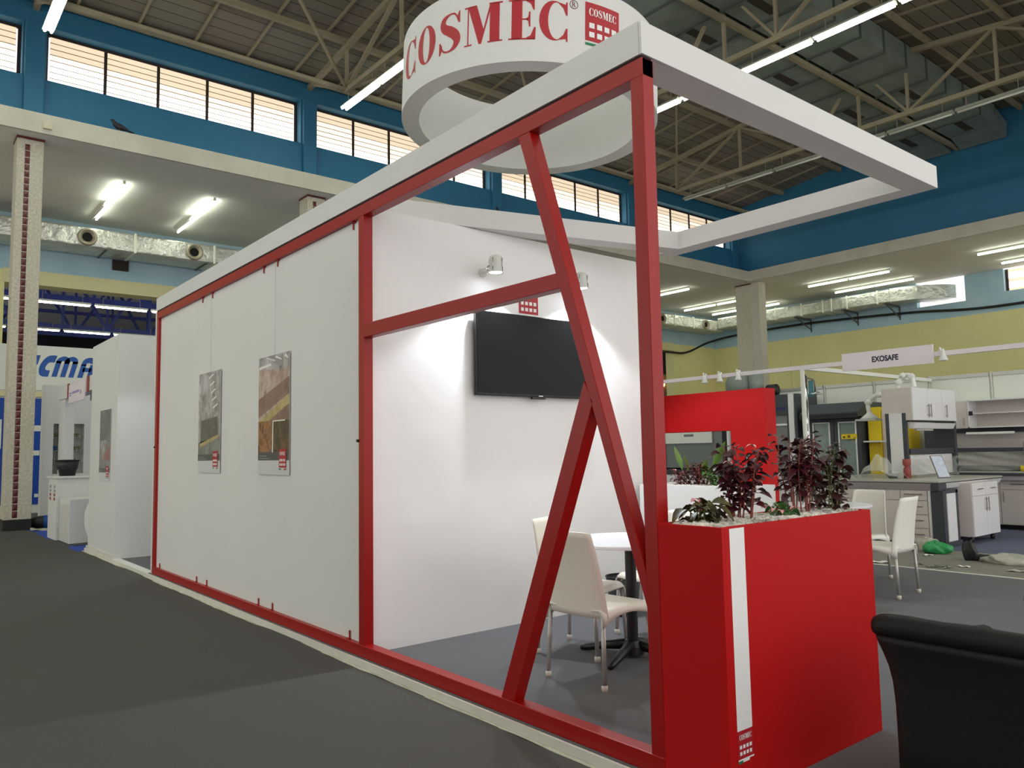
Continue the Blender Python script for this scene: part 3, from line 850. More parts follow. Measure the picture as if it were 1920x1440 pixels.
# ---- posters hung in front of the panel
def poster(x0, z0, label, kind, y, grp='hanging posters'):
    t = thing('poster', label, 'poster', (x0 + .32, y, z0), group=None)
    w, h = .645, .995
    board = MB().box(x0, x0 + w, y - .004, y, z0, z0 + h).build('board', POSTERLOW, t)
    fn = plane_map((x0, y - .0045, z0), (1, 0, 0), (0, 0, 1), (0, -1, 0))
    S = []
    P = lambda pts, mi: S.append(([(a * w, c * h) for a, c in pts], [], mi))
    if kind == 0:
        M_ = [PH_ROOF, PH_MID, PH_PALLET, PH_FLOOR, PH_YEL, POSTERDARK, PAPER]
        P([(0, .12), (1, .12), (1, 1), (0, 1)], 1); P([(0, .70), (1, .78), (1, 1), (0, 1)], 0)
        P([(0, .18), (1, .18), (1, .36), (0, .30)], 3); P([(.10, .27), (.92, .36), (.88, .55), (.12, .52)], 2)
        P([(.08, .25), (.95, .345), (.95, .375), (.08, .29)], 4); P([(0, .12), (1, .12), (1, .182), (0, .182)], 5)
        for k in range(5): P([(.50 + .05 * k, .93 - .075 * k), (.70 + .05 * k, .965 - .075 * k), (.66 + .05 * k, .975 - .075 * k), (.46 + .05 * k, .94 - .075 * k)], 6)
        for k in range(6): P([(.16 + .13 * k, .285 + .015 * k), (.17 + .13 * k, .286 + .015 * k), (.18 + .125 * k, .53 + .005 * k), (.17 + .125 * k, .53 + .005 * k)], 1)
    elif kind == 1:
        M_ = [PH_ROOF, PH_WARM, PH_BRICK, PH_YEL, PH_ORANGE, POSTERDARK, PAPER, PH_DARK]
        P([(0, .12), (1, .12), (1, 1), (0, 1)], 1); P([(0, .9), (1, .86), (1, 1), (0, 1)], 0)
        P([(0, .48), (1, .66), (1, .80), (0, .64)], 2); P([(.02, .45), (.36, .45), (1, .58), (1, .655)], 3)
        P([(.36, .45), (1, .45), (1, .58)], 2); P([(0, .185), (.5, .185), (.5, .45), (0, .45)], 4); P([(.5, .185), (1, .185), (1, .45), (.5, .45)], 7)
        P([(.47, .185), (.50, .185), (.51, .45), (.48, .45)], 6); P([(.5, .44), (.88, .44), (.88, .45), (.5, .45)], 6)
        P([(.62, .19), (.98, .19), (.92, .27), (.66, .25)], 3); P([(0, .12), (1, .12), (1, .188), (0, .188)], 5)
        P([(.02, .90), (.42, .915), (.42, .935), (.02, .92)], 6)
        for k in range(3): P([(.25 + .3 * k, .985 - .01 * k), (.55 + .2 * k, .945), (.57 + .2 * k, .95), (.28 + .3 * k, .99)], 6)
    else:
        M_ = [PH_GREY, PH_MID, PH_RED, PH_FLOOR, POSTERDARK]
        P([(0, .14), (1, .14), (1, 1), (0, 1)], 0); P([(0, .14), (1, .14), (1, .56), (0, .54)], 3)
        P([(.05, .56), (.7, .58), (.35, .3)], 1); P([(.4, .36), (1, .5), (1, .28), (.42, .30)], 2); P([(0, .12), (1, .12), (1, .18), (0, .18)], 4)
    flat_mesh('photo_print', S, fn, M_, t, lift=.0004, base={0: 1, 1: 0, 2: 2, 3: 2, 4: 3, 5: 4, 6: 5, 7: 3} if kind < 2 else {0: 0, 1: 2, 2: 3, 3: 1, 4: 4})
    cap = [rect(.06 * w, (.152 - .02 * k) * h, (.30 + .1 * k) * w, (.158 - .02 * k) * h, 0) for k in range(2)]
    flat_mesh('caption', cap, plane_map((x0, y - .0075, z0), (1, 0, 0), (0, 0, 1), (0, -1, 0)), [TEXTGREY], t)
    lw = .22 * w
    flat_mesh('logo', logo_shapes(lw, .15 * h), plane_map((x0 + .70 * w, y - .008, z0 + .04 * h + .02), (1, 0, 0), (0, 0, 1), (0, -1, 0)), [LOGORED, LOGOWHITE, LOGOGREEN], t)
    return t
p1 = poster(-6.035, 1.172, 'poster of a grey brick stack in a pale hall, left one on the grey panel', 0, .022)
p2 = poster(-4.425, 1.172, 'poster of an orange works hall with a yellow belt, right one on the grey panel', 1, .022)
p3 = poster(-10.27, 1.015, 'dark grey machine poster hung on the white storage cabin', 2, -.032)
for t, x in ((p1, -5.70), (p2, -4.09)):
    MB().tube([(x, .021, 2.167), (x, .021, 2.95)], .0009, 5).build('hanging_string', TEXTGREY, t)

# ---- television, emblem above it, spotlights on the fabric wall
tv = thing('television', 'large black flat television on the white fabric wall', 'television', (XT + .05, 1.54, 1.76))
Y0, Y1, Z0, Z1 = .957, 2.115, 1.757, 2.408
box('casing', BLACK, XT + .03, XT + .072, Y0, Y1, Z0, Z1, tv, bevel=.006)
box('screen', SCREEN, XT + .072, XT + .078, Y0 + .006, Y1 - .006, Z0 + .022, Z1 - .006, tv)
box('wall_mount', BLKSTEEL, XT, XT + .03, 1.3, 1.8, 1.95, 2.25, tv)
box('sensor_bar', BLACK, XT + .05, XT + .078, 1.50, 1.64, Z0 - .016, Z0, tv, bevel=.004)
box('badge', LOGOWHITE, XT + .0785, XT + .0795, 1.565, 1.61, Z0 + .006, Z0 + .012, tv)
em = thing('wall_emblem', 'red square emblem with white squares on the wall above the television', 'emblem', (XT, 1.54, 2.44))
flat_mesh('plate', logo_shapes(.205, .215, False), plane_map((XT + .002, 1.438, 2.437), (0, 1, 0), (0, 0, 1), (1, 0, 0)), [LOGORED, LOGOWHITE], em, lift=.001)

def spotlight(x, y, z, label, rz=0.0, power=SPOT_POWER):
    t = thing('spotlight', label, 'spotlight', (x, y, z), rz)
    c = Vector((.17, 0, 0))
    MB().lathe([(.035, 0), (.035, .015), (.012, .02)], (0, 0, -.02), 16, 'X').tube([(.015, 0, -.02), (.10, 0, -.02)], .008, 8).build('wall_arm', SPOTBODY, t, world=False)
    MB().tube([(.10, 0, -.02), (.115, -.06, -.02), (.17, -.062, 0)], .006, 8).tube([(.10, 0, -.02), (.115, .06, -.02), (.17, .062, 0)], .006, 8).build('yoke', CHROME, t, smooth=True, world=False)
    MB().lathe([(0, .087), (.030, .085), (.046, .075), (.05, .03), (.056, -.045), (.060, -.05), (.052, -.046), (.045, -.04)], c, 28, cap=False).build('lamp_head', SPOTBODY, t, smooth=True, world=False)
    for k in range(4):
        a = k * math.pi / 2 + .5
        MB().tube([(c.x + .053 * math.cos(a), .053 * math.sin(a), .06), (c.x + .057 * math.cos(a), .057 * math.sin(a), -.04)], .004, 6).build('cooling_rib', CHROME, t, smooth=True, world=False)
    MB().lathe([(0, -.046), (.05, -.046), (.05, -.040)], c, 24, cap=False).build('lens', LENS, t, world=False)
    ld = bpy.data.lights.new('spot_beam', 'SPOT')
    ld.energy = power; ld.color = (.86, .91, 1.0); ld.spot_size = math.radians(124); ld.spot_blend = .3; ld.shadow_soft_size = .04
    lo = bpy.data.objects.new('spot_beam', ld)
    COL.objects.link(lo); lo.parent = t
    lo.location = (c.x, 0, -.06)
    lo.rotation_euler = (0, math.radians(-14), 0)
    return t
spotlight(XT, 1.075, 2.735, 'lit white spotlight with a clamp arm above the television, seen beside the slanting brace')
spotlight(XT, 1.98, 2.72, 'lit white spotlight on the wall hidden behind the slanting red brace')
spotlight(-7.635, .16, 2.75, 'lit spotlight on the white end post over the gap to the cabin', math.pi, 26.0)

# ---- ring sign
RG = thing('ring_sign', 'large round white hanging sign with red lettering above the stand', 'sign', (-2.119, 1.17, 3.75))
RG.rotation_euler = (-0.042, 0, 0)
RO, RI, RH = .947, .818, .546
b = MB()
N = 128
for r0, z in ((RO, 0), (RO, RH), (RI, RH), (RI, 0)):
    for k in range(N): b.v.append(Vector((r0 * math.cos(2 * math.pi * k / N), r0 * math.sin(2 * math.pi * k / N), z)))
for j in range(4):
    for k in range(N):
        b.f.append([j * N + k, j * N + (k + 1) % N, ((j + 1) % 4) * N + (k + 1) % N, ((j + 1) % 4) * N + k]); b.m.append(0)
ro = b.build('ring_band', WHITE, RG, world=False, smooth=True)
md = ro.modifiers.new('edge', 'EDGE_SPLIT'); md.split_angle = math.radians(40)
def on_ring(x, y, h):          # x: angle in degrees, y: height
    a = math.radians(x)
    return Vector(((RO + .0015 + h) * math.cos(a), (RO + .0015 + h) * math.sin(a), y))
def ring_mesh(nm, shapes, mats):
    o = flat_mesh(nm, shapes, on_ring, mats, None, cuts=[-110 + i * 1.0 for i in range(112)], lift=.002)
    o.parent = RG
    return o
letters = []
for ch, a0, a1 in (('C', -108.1, -96.2), ('O', -93.7, -81.6), ('S', -79.3, -68.6), ('M', -66.7, -50.8), ('E', -48.5, -38.0), ('C', -36.7, -25.6)):
    g, gw = glyph(ch)
    xs = [p[0] for o_, hs in g for p in o_]
    k = (a1 - a0) / (max(xs) - min(xs))
    letters += shift(g, a0 - min(xs) * k, .143, k, .268, 0)
ring_mesh('lettering', letters, [LOGORED])
reg = [(arc(-23.05, .404, 1.75, .030, 0, 360, 36)[:-1], [arc(-23.05, .404, 1.5, .0255, 0, 360, 36)[:-1]], 0),
       rect(-23.75, .386, -23.45, .422, 0), (arc(-23.4, .4125, .75, .0095, -90, 90, 14) + arc(-23.4, .4125, .42, .005, 90, -90, 14), [], 0),
       rect(-23.6, .417, -23.3, .422, 0), ([(-23.2, .404), (-22.85, .404), (-22.3, .386), (-22.7, .386)], [], 0)]
ring_mesh('registered_mark', reg, [mat('dark_red_print', (96, 30, 38), .5)])
lg = [([(-18.3 + x * 16.1, .181 + y * .262) for x, y in a], [[(-18.3 + x * 16.1, .181 + y * .262) for x, y in h_] for h_ in hs], m) for a, hs, m in logo_shapes(1, 1)]
ring_mesh('emblem', lg, [LOGORED, LOGOWHITE, LOGOGREEN])
for a in (-40, 80, 200):
    x, y = .88 * math.cos(math.radians(a)), .88 * math.sin(math.radians(a))
    MB().tube([(x, y, RH - .05), (x * .9, y * .9, 7.35)], .008, 6).build('hanging_strap', PURPLE, RG, world=False)

# ---- tables and chairs
def round_table(x, y, label, r=.42, rz=0.0):
    t = thing('round_table', label, 'table', (x, y, 0), rz)
    MB().lathe([(0, .722), (r - .006, .722), (r, .728), (r, .742), (r - .006, .747), (0, .747)], (0, 0, 0), 64, cap=False).build('tabletop', TABLEW, t, world=False)
    MB().lathe([(.036, .03), (.036, .70)], (0, 0, 0), 24).lathe([(.15, .705), (.15, .721)], (0, 0, 0), 24).build('column', BLKSTEEL, t, world=False, smooth=True).modifiers.new('s', 'EDGE_SPLIT')
    MB().lathe([(.075, .0), (.07, .05), (.05, .085), (.038, .09)], (0, 0, .02), 20).build('hub', BLKSTEEL, t, world=False)
    for k in range(4):
        a = k * math.pi / 2
        d = Vector((math.cos(a), math.sin(a), 0))
        MB().tube([d * .05 + Vector((0, 0, .075)), d * .18 + Vector((0, 0, .055)), d * .33 + Vector((0, 0, .024)), d * .37 + Vector((0, 0, .016))], [.034, .028, .022, .016], 10).build('leg', BLKSTEEL, t, world=False, smooth=True)
    return t
round_table(-1.36, 1.31, 'round white table on a black star foot inside the stand', .42, math.radians(20))
round_table(-1.99, 4.86, 'round white table behind the red planter at the right', .44)

def make_chair(shell):
    t = thing('stacking_chair', 'x', 'chair')
    def back(u, v):
        u = u * 2 - 1
        z = .388 + .479 * v
        w = .222 - .035 * v - .012 * v * v
        y = -.20 - .035 * v - .045 * v * v + .028 * (1 - u * u) * -1 * (1 - .3 * v)
        k = max(0.0, abs(u) - .88) / .12
        return (u * w, y + .022 * k, z - .008 * k * v)
    MB().grid(back, 24, 14).build('backrest', shell, t, world=False, smooth=True, solid=.010)
    def seat(u, v):
        u = u * 2 - 1
        y = -.225 + .45 * v
        w = .222 - .012 * v
        z = .435 - .012 * (1 - u * u) * (1 - v) + .012 * math.sin(v * math.pi) * 0
        k = max(0.0, abs(u) - .82) / .18
        z -= .07 * k * k * (1.0 + .35 * (abs(v - .5) * 2) ** 3 * (1 if v < .5 else .2) - .45 * math.sin(v * math.pi))
        if v > .9: z -= .03 * ((v - .9) / .1) ** 2
        return (max(-w, min(w, u * w * 1.06)), y, z)
    MB().grid(seat, 24, 20).build('seat', shell, t, world=False, smooth=True, solid=.010)
    for sx, sy in ((-1, -1), (1, -1), (-1, 1), (1, 1)):
        top = Vector((sx * .203, sy * .20 - .003, .415)); bot = Vector((sx * .216, sy * .22, .012))
        l = MB().tube([top, bot + Vector((0, 0, .01))], [.0135, .0125], 12).build('leg', ALU, t, world=False, smooth=True)
        MB().lathe([(.0, .0), (.018, .0), (.0185, .028), (.014, .034)], (bot.x, bot.y, 0), 14, cap=False).build('foot_cap', CAPM, l, world=False, smooth=True)
    MB().tube([(-.195, -.19, .405), (.195, -.19, .405)], .009, 8).tube([(-.195, .185, .405), (.195, .185, .405)], .009, 8).build('under_frame', ALU, t, world=False, smooth=True)
    return t
CH1 = make_chair(SHELLM)
def place(t, x, y, a, label):
    t.location = (x, y, 0); t.rotation_euler = (0, 0, math.radians(a)); t['label'] = label; t['group'] = 'white plastic stacking chairs'
    return t
place(CH1, -1.195, .845, 4, 'cream plastic chair with its back to the viewer, between the slanting red braces')
place(copy_tree(CH1), -1.70, 1.19, -72, 'white chair beside the fabric wall, partly hidden by the slanting red brace')
place(copy_tree(CH1), -1.61, 1.87, 170, 'white chair on the far side of the inner table, facing the viewer')
CH2 = make_chair(SHELLW)
place(CH2, -1.296, 4.57, 93, 'white chair turned sideways just right of the red planter')
place(copy_tree(CH2), -1.86, 5.20, 172, 'white chair behind the outer round table facing the viewer')

wb = thing('waste_basket', 'black mesh waste basket by the wall behind the inner table', 'basket', (-2.28, 2.22, 0))
MB().lathe([(.0, .004), (.105, .004), (.14, .30)], (-2.28, 2.22, 0), 28, cap=False).build('mesh_body', BINM, wb, smooth=True, solid=.003)
MB().lathe([(.138, .295), (.146, .30), (.146, .308), (.136, .308)], (-2.28, 2.22, 0), 28, cap=False).build('rim', BLACK, wb, smooth=True)
for k, (x, y, r) in enumerate(((-1.06, .16, .3), (-1.10, .18, 1.2), (-1.02, .14, 2.0))):
    tag(MB().bar((x, y, .004), (x + .04 * math.cos(r), y + .04 * math.sin(r), .004), .012, .007).build('loose_clip', RED if k else BLACK),
        'small red clip lying on the carpet by the foot of the brace' if k else 'small black clip lying by the foot of the brace', 'clip', 'clips left on the carpet' if k else None)

# ---- tub armchairs in black leather
def superellipse(cx, cy, hx, hy, z, n=28, e=.35):
    out = []
    for k in range(n):
        a = 2 * math.pi * (k + .5) / n
        c, d = math.cos(a), math.sin(a)
        out.append(Vector((cx + hx * math.copysign(abs(c) ** e, c), cy + hy * math.copysign(abs(d) ** e, d), z)))
    return out
def loft(rings):
    b = MB()
    n = len(rings[0])
    b.v = [p for r_ in rings for p in r_]
    for j in range(len(rings) - 1):
        for k in range(n): b.f.append([j * n + k, j * n + (k + 1) % n, (j + 1) * n + (k + 1) % n, (j + 1) * n + k]); b.m.append(0)
    b.f += [list(range(n))[::-1], [(len(rings) - 1) * n + k for k in range(n)]]; b.m += [0, 0]
    return b
def make_armchair():
    t = thing('armchair', 'x', 'armchair')
    prof = [(.10, -.335, .352, .065), (.30, -.335, .351, .065), (.42, -.335, .352, .065), (.50, -.336, .357, .066), (.555, -.338, .368, .067), (.60, -.342, .383, .07), (.635, -.346, .396, .074), (.655, -.348, .40, .078)]
    loft([superellipse(0, cy, hx, hy, z) for z, cy, hx, hy in prof]).build('back_shell', LEATHER, t, world=False, smooth=True)
    xs = [-.425, -.418, -.395] + [-.36 + .06 * k for k in range(13)] + [.395, .418, .425]
    rr = [.012, .03, .042] + [.046 + .002 * math.sin(k * 1.7) for k in range(13)] + [.042, .03, .012]
    MB().tube([(x, -.352, .682) for x in xs], rr, 18).build('rolled_top', LEATHER, t, world=False, smooth=True)
    for sx in (-1, 1):
        am = loft([superellipse(sx * .318, .04, hx, .36, z) for z, hx in ((.10, .05), (.40, .05), (.47, .055), (.52, .06))]).build('arm', LEATHER, t, world=False, smooth=True)
        MB().tube([(sx * .32, -.26, .535), (sx * .32, .36, .535), (sx * .32, .40, .53)], [.055, .055, .03], 16).build('arm_roll', LEATHER, am, world=False, smooth=True)
    MB().box(-.265, .265, -.26, .40, .26, .43).build('seat_cushion', LEATHER, t, world=False, bevel=.05, seg=4)
    MB().box(-.27, .27, -.27, .38, .10, .26).build('base', LEATHER, t, world=False, bevel=.02)
    for sx in (-1, 1):
        for sy in (-.30, .34): MB().lathe([(.022, 0), (.028, .10)], (sx * .30, sy, 0), 12).build('foot', BLKSTEEL, t, world=False)
    return t
A1 = make_armchair()
A1.location = (1.165, .655, 0); A1.rotation_euler = (0, 0, 0); A1['label'] = 'black leather tub armchair at the lower right corner, seen from behind'
A2 = copy_tree(A1); A2.location = (1.04, 2.37, 0); A2.rotation_euler = (0, 0, math.pi); A2['label'] = 'black leather armchair whose edge shows at the right border above the near one'
for a in (A1, A2): a['group'] = 'black leather armchairs'

# ---- red planter at the front corner
PX, PY, PH = .3178, 1.1755, 1.0233
PL = thing('red_planter', 'tall red box planter with a white stripe at the front corner', 'planter', (.16, .6, 0))
b = MB().box(.0008, PX, 0, .018, 0, PH).box(.0008, PX, PY - .018, PY, 0, PH).box(PX - .018, PX, .018, PY - .018, 0, PH).box(.0008, .0188, .018, PY - .018, 0, PH).box(.0188, PX - .018, .018, PY - .018, .9, .95)
b.build('planter_box', REDMATT, PL, bevel=.0015)
flat_mesh('white_stripe', [rect(.0485, .2515, .146, 1.016, 0)], plane_map((PX + .0004, 0, 0), (0, 1, 0), (0, 0, 1), (1, 0, 0)), [LOGOWHITE], PL, lift=.0008)
sh = logo_shapes(.097, .1, False) + [rect(-.001, -.009, .1, -.003, 1), rect(0, -.019, .028, -.009, 2), rect(.028, -.017, .07, -.009, 1)]
flat_mesh('emblem', sh, plane_map((PX + .0008, .0487, .1515), (0, 1, 0), (0, 0, 1), (1, 0, 0)), [LOGORED, LOGOWHITE, LOGOGREEN], PL, lift=.0008)

def gravel(name, x0, x1, y0, y1, z, n, seed, label, s=(.009, .02)):
    r = random.Random(seed)
    b = MB()
    b.box(x0, x1, y0, y1, z - .05, z - .006)
    ico = [(0, 0, -1), (.72, -.53, -.45), (-.28, -.85, -.45), (-.89, 0, -.45), (-.28, .85, -.45), (.72, .53, -.45), (.28, -.85, .45), (-.72, -.53, .45), (-.72, .53, .45), (.28, .85, .45), (.89, 0, .45), (0, 0, 1)]
    fac = [(0, 1, 2), (1, 0, 5), (0, 2, 3), (0, 3, 4), (0, 4, 5), (1, 5, 10), (2, 1, 6), (3, 2, 7), (4, 3, 8), (5, 4, 9), (1, 10, 6), (2, 6, 7), (3, 7, 8), (4, 8, 9), (5, 9, 10), (6, 10, 11), (7, 6, 11), (8, 7, 11), (9, 8, 11), (10, 9, 11)]
    for i in range(n):
        q = r.uniform(*s)
        sx, sy, sz = q * r.uniform(.7, 1.5), q * r.uniform(.6, 1.1), q * r.uniform(.5, .9)
        M_ = Matrix.Rotation(r.uniform(0, 6.3), 3, 'Z') @ Matrix.Rotation(r.uniform(-.6, .6), 3, 'X')
        c = Vector((r.uniform(x0 + q, x1 - q), r.uniform(y0 + q, y1 - q), z + r.uniform(-.006, .008)))
        b.add([c + M_ @ Vector((a * sx, e * sy, f * sz)) for a, e, f in ico], fac)
    return tag(b.build(name, GRAVEL), label, 'gravel', kind='stuff')
gravel('gravel', 0.02, PX - .02, .02, PY - .02, 1.014, 1200, 3, 'white gravel filling the top of the red planter')

def leaf(b, base, dirv, L, w, droop, roll, r, mi=0):
    """one ovate folded leaf"""
    d = Vector(dirv).normalized()
    side = d.cross(Vector((0, 0, 1)))
    if side.length < .05: side = Vector((1, 0, 0))
    side.normalize()
    up = side.cross(d)
    side = (side * math.cos(roll) + up * math.sin(roll)); up = side.cross(d)
    mid, lft, rgt = [], [], []
    for t, hw in ((0, .03), (.18, .62), (.4, 1.0), (.65, .82), (.86, .4), (1.0, .02)):
        p = Vector(base) + d * (L * t) - Vector((0, 0, 1)) * (droop * L * t * t) + up * 0
        mid.append(p); lft.append(p + side * (w * hw) + up * (w * hw * .35)); rgt.append(p - side * (w * hw) + up * (w * hw * .35))
    k = len(mid)
    b.add(mid + lft + rgt, [(i, i + 1, k + i + 1, k + i) for i in range(k - 1)] + [(i + 1, i, 2 * k + i, 2 * k + i + 1) for i in range(k - 1)], mi)

def bush(name, label, cat, x, y, z, h, spread, lm, sm, stems, per, L, seed, lean=(0, 0), bare=.25, group=None, flowers=0, wide=.5, droop=.55):
    r = random.Random(seed)
    t = thing(name, label, cat, (x, y, z), group=group)
    sb, lb = MB(), MB()
    for i in range(stems):
        a = r.uniform(0, 6.283)
        out = spread * math.sqrt(r.uniform(.05, 1))
        hh = h * r.uniform(.62, 1.0)
        b0 = Vector((x + .03 * math.cos(a) * (1 + out * 4), y + .03 * math.sin(a) * (1 + out * 4), z - .02))
        tip = Vector((x + out * math.cos(a) + lean[0], y + out * math.sin(a) + lean[1], z + hh))
        mid = b0.lerp(tip, .5) + Vector((r.uniform(-.02, .02), r.uniform(-.02, .02), h * .08))
        pts = catmull([tuple(b0), tuple(mid), tuple(tip)], 6)
        sb.tube(pts, [.0038 * (1 - .6 * j / (len(pts) - 1)) for j in range(len(pts))], 6)
        for k in range(per):
            s = bare + (1 - bare) * (k + r.random()) / per
            f = s * (len(pts) - 1)
            j = min(int(f), len(pts) - 2)
            p = Vector(pts[j]).lerp(Vector(pts[j + 1]), f - j)
            b = a + k * 2.4 + r.uniform(-.5, .5)
            dv = Vector((math.cos(b), math.sin(b), r.uniform(-.15, .55)))
            st = .25 * L * r.uniform(.6, 1.4)
            q = p + dv.normalized() * st
            sb.tube([p, q], .0016, 4)
            leaf(lb, q, dv, L * r.uniform(.65, 1.15), L * wide * r.uniform(.7, 1.0) * .75, droop * r.uniform(.4, 1.3), r.uniform(-.5, .5), r)
    for i in range(flowers):
        a = r.uniform(0, 6.283)
        p = Vector((x + spread * r.uniform(.4, 1.1) * math.cos(a), y + spread * r.uniform(.4, 1.1) * math.sin(a), z + h * r.uniform(.5, 1.0)))
        fb = MB()
        for k in range(3):
            leaf(fb, p, (math.cos(a + k * 2.1), math.sin(a + k * 2.1), .1), .028, .009, .6, .2, r)
        fb.build('flower', PINK, t, smooth=True, fix=False)
    sb.build('stems', sm, t, smooth=True)
    lb.build('leaves', lm, t, smooth=True, fix=False)
    return t
GZ = 1.005
bush('leafy_plant', 'left bushy burgundy plant in the red planter, in front of the red arch', 'plant', .12, .42, GZ, .34, .10, LEAFRED, STEMRED, 13, 14, .056, 21, bare=.25, flowers=3, wide=.62)
bush('leafy_plant', 'tallest burgundy plant in the middle of the red planter', 'plant', .15, .84, GZ, .385, .095, LEAFRED, STEMRED, 12, 14, .056, 22, bare=.28, wide=.62)
bush('leafy_plant', 'dark bronze plant at the right end of the red planter', 'plant', .17, 1.05, GZ, .335, .09, LEAFDARK, STEMGREEN, 12, 14, .058, 23, bare=.15, wide=.62)
bush('leafy_plant', 'small olive plant with drooping pink flowers at the left end of the red planter', 'plant', .10, .19, GZ, .12, .06, LEAFOLIVE, STEMGREEN, 6, 5, .085, 24, bare=.2, flowers=3, wide=.62, droop=.9)
bush('leafy_plant', 'low green plant with pink flowers between the two burgundy plants', 'plant', .17, .63, GZ, .075, .07, LEAFGREEN, STEMGREEN, 7, 5, .048, 25, bare=.2, flowers=5, wide=.6, droop=.7)

# ---- white planter and red arch at the back of the stand
WP = thing('white_planter', 'long white box planter behind the inner table', 'planter', (-2.0, 2.95, 0))
MB().box(-2.52, -1.47, 2.72, 2.74, 0, 1.02).box(-2.52, -1.47, 3.17, 3.19, 0, 1.02).box(-1.49, -1.47, 2.74, 3.17, 0, 1.02).box(-2.52, -2.50, 2.74, 3.17, 0, 1.02).box(-2.50, -1.49, 2.74, 3.17, .9, .95).build('planter_box', WHITE, WP, bevel=.002)
gravel('gravel', -2.49, -1.50, 2.75, 3.16, 1.005, 700, 8, 'white gravel filling the top of the long white planter', (.01, .022))
AR = thing('red_arch', 'red rectangular arch standing behind the long white planter', 'arch', (-2.1, 3.38, 0))
MB().prism([(-3.45, 0), (-3.10, 0), (-3.10, 1.478), (-1.955, 1.478), (-1.955, 0), (-1.606, 0), (-1.606, 1.83), (-3.45, 1.83)], (0, 3.30, 0), (1, 0, 0), (0, 0, 1), (0, .163, 0)).build('arch_body', REDMATT, AR, bevel=.002)
bush('leafy_plant', 'small burgundy plant in the white planter close to the red post', 'plant', -2.20, 2.93, 1.0, .17, .09, LEAFRED, STEMRED, 9, 9, .05, 31, bare=.1, flowers=2)
bush('leafy_plant', 'bushy burgundy plant in the middle of the white planter', 'plant', -2.04, 2.97, 1.0, .21, .10, LEAFRED, STEMRED, 10, 10, .05, 32, bare=.1)
bush('leafy_plant', 'bright green bushy plant in the white planter', 'plant', -1.86, 2.95, 1.0, .19, .10, LEAFGREEN, STEMGREEN, 10, 11, .045, 33, bare=.1, wide=.65)
bush('leafy_plant', 'burgundy plant at the right end of the white planter', 'plant', -1.66, 2.93, 1.0, .19, .09, LEAFRED, STEMRED, 9, 9, .05, 34, bare=.1)
bl = thing('broad_leaf_plant', 'plant with long upright green leaves in the white planter', 'plant', (-2.1, 3.02, 1.0))
lb, sb = MB(), MB()
r = random.Random(5)
for p0, p1, wd in (((-2.03, 3.02, 1.0), (-1.80, 3.0, 1.42), .034), ((-2.20, 3.03, 1.0), (-2.23, 2.98, 1.30), .032), ((-2.24, 3.03, 1.0), (-2.36, 3.02, 1.38), .026), ((-2.12, 3.03, 1.0), (-2.02, 3.03, 1.25), .03)):
    p0, p1 = Vector(p0), Vector(p1)
    m = p0.lerp(p1, .35)
    sb.tube([p0, m], .006, 6)
    leaf(lb, m, p1 - m, (p1 - m).length, wd, .12, .9, r)
sb.build('stems', STEMGREEN, bl, smooth=True); lb.build('leaves', LEAFBROAD, bl, smooth=True, fix=False)

# ================================================================ LEFT: NEIGHBOURING STANDS
structure(box('blue_stand_carpet', BLUECARPET, -16.0, -11.12, -.13, 6, FL, FL + .012))
ct = thing('counter', 'white reception counter with two small red logos, beside the wrapped box', 'counter', (-13.3, .35, FL))
box('body', WHITE, -14.0, -13.2, -.09, 1.15, FL, 1.0, ct, bevel=.004)
box('countertop', WHITE, -14.05, -13.16, -.13, 1.2, 1.0, 1.03, ct, bevel=.004)
for x in (-13.86, -13.46):
    for k in range(4): box('sticker', TEXTRED if k < 2 else TEXTGREY, x, x + .13, -.095, -.09, .62 + .07 * k, .67 + .07 * k, ct)
wbx = thing('wrapped_box', 'white box wrapped in cloudy plastic film in front of the counter', 'box', (-12.7, .3, FL))
box('carton', WHITE, -13.12, -12.26, -.05, .62, FL + .021, .68, wbx, bevel=.01)
def wrapf(u, v):
    z = FL + .05 + .6 * v
    return (-13.13 + .88 * u, -.056 - .012 * abs(math.sin(u * 9 + v * 5)), z)
MB().grid(wrapf, 24, 16).build('film', WRAP, wbx, smooth=True)
tag(MB().box(-13.12, -12.0, -.02, .75, FL, FL + .02).build('pallet_board', BLKSTEEL), 'dark board under the plastic wrapped box', 'board')
dk = tag(MB().lathe([(0, -.02), (.40, -.02), (.405, 0), (.40, .02), (0, .02)], (0, 0, 0), 40, 'Y', cap=False).build('white_disc', WHITE), 'round white disc leaning between the wrapped box and the white cabin', 'disc')
dk.location = (-11.42, .28, .38); dk.rotation_euler = (0, 0, .5)
BX, BY = -13.78, .16
dustbin = thing('waste_bin', 'black plastic waste bin standing on the white counter', 'bin', (BX, BY, 1.03))
MB().lathe([(0, 0), (.125, 0), (.145, .11), (.16, .112), (.185, .27), (.17, .27), (.14, .12), (.115, .02)], (BX, BY, 1.031), 32, cap=False).build('bin_body', BINM, dustbin, smooth=True)
MB().lathe([(.186, .262), (.20, .268), (.20, .285), (.175, .288)], (BX, BY, 1.031), 32, cap=False).build('rim', BLACK, dustbin, smooth=True)
gt = thing('gate_arch', 'white square gate arch with a hanging sign board behind the counter', 'arch', (-14.5, .9, FL))
MB().box(-16.0, -15.4, .36, .53, FL, 2.70).build('gate_leg', WHITE, gt)
MB().box(-16.0, -11.5, .34, .55, 2.52, 2.78).build('lintel', WHITE, gt)
sg = thing('hanging_sign', 'small white sign board with purple print hung on the white gate arch', 'sign', (-14.1, .37, 2.4))
box('board', SIGNW, -14.8, -13.35, .315, .335, 2.385, 2.74, sg)
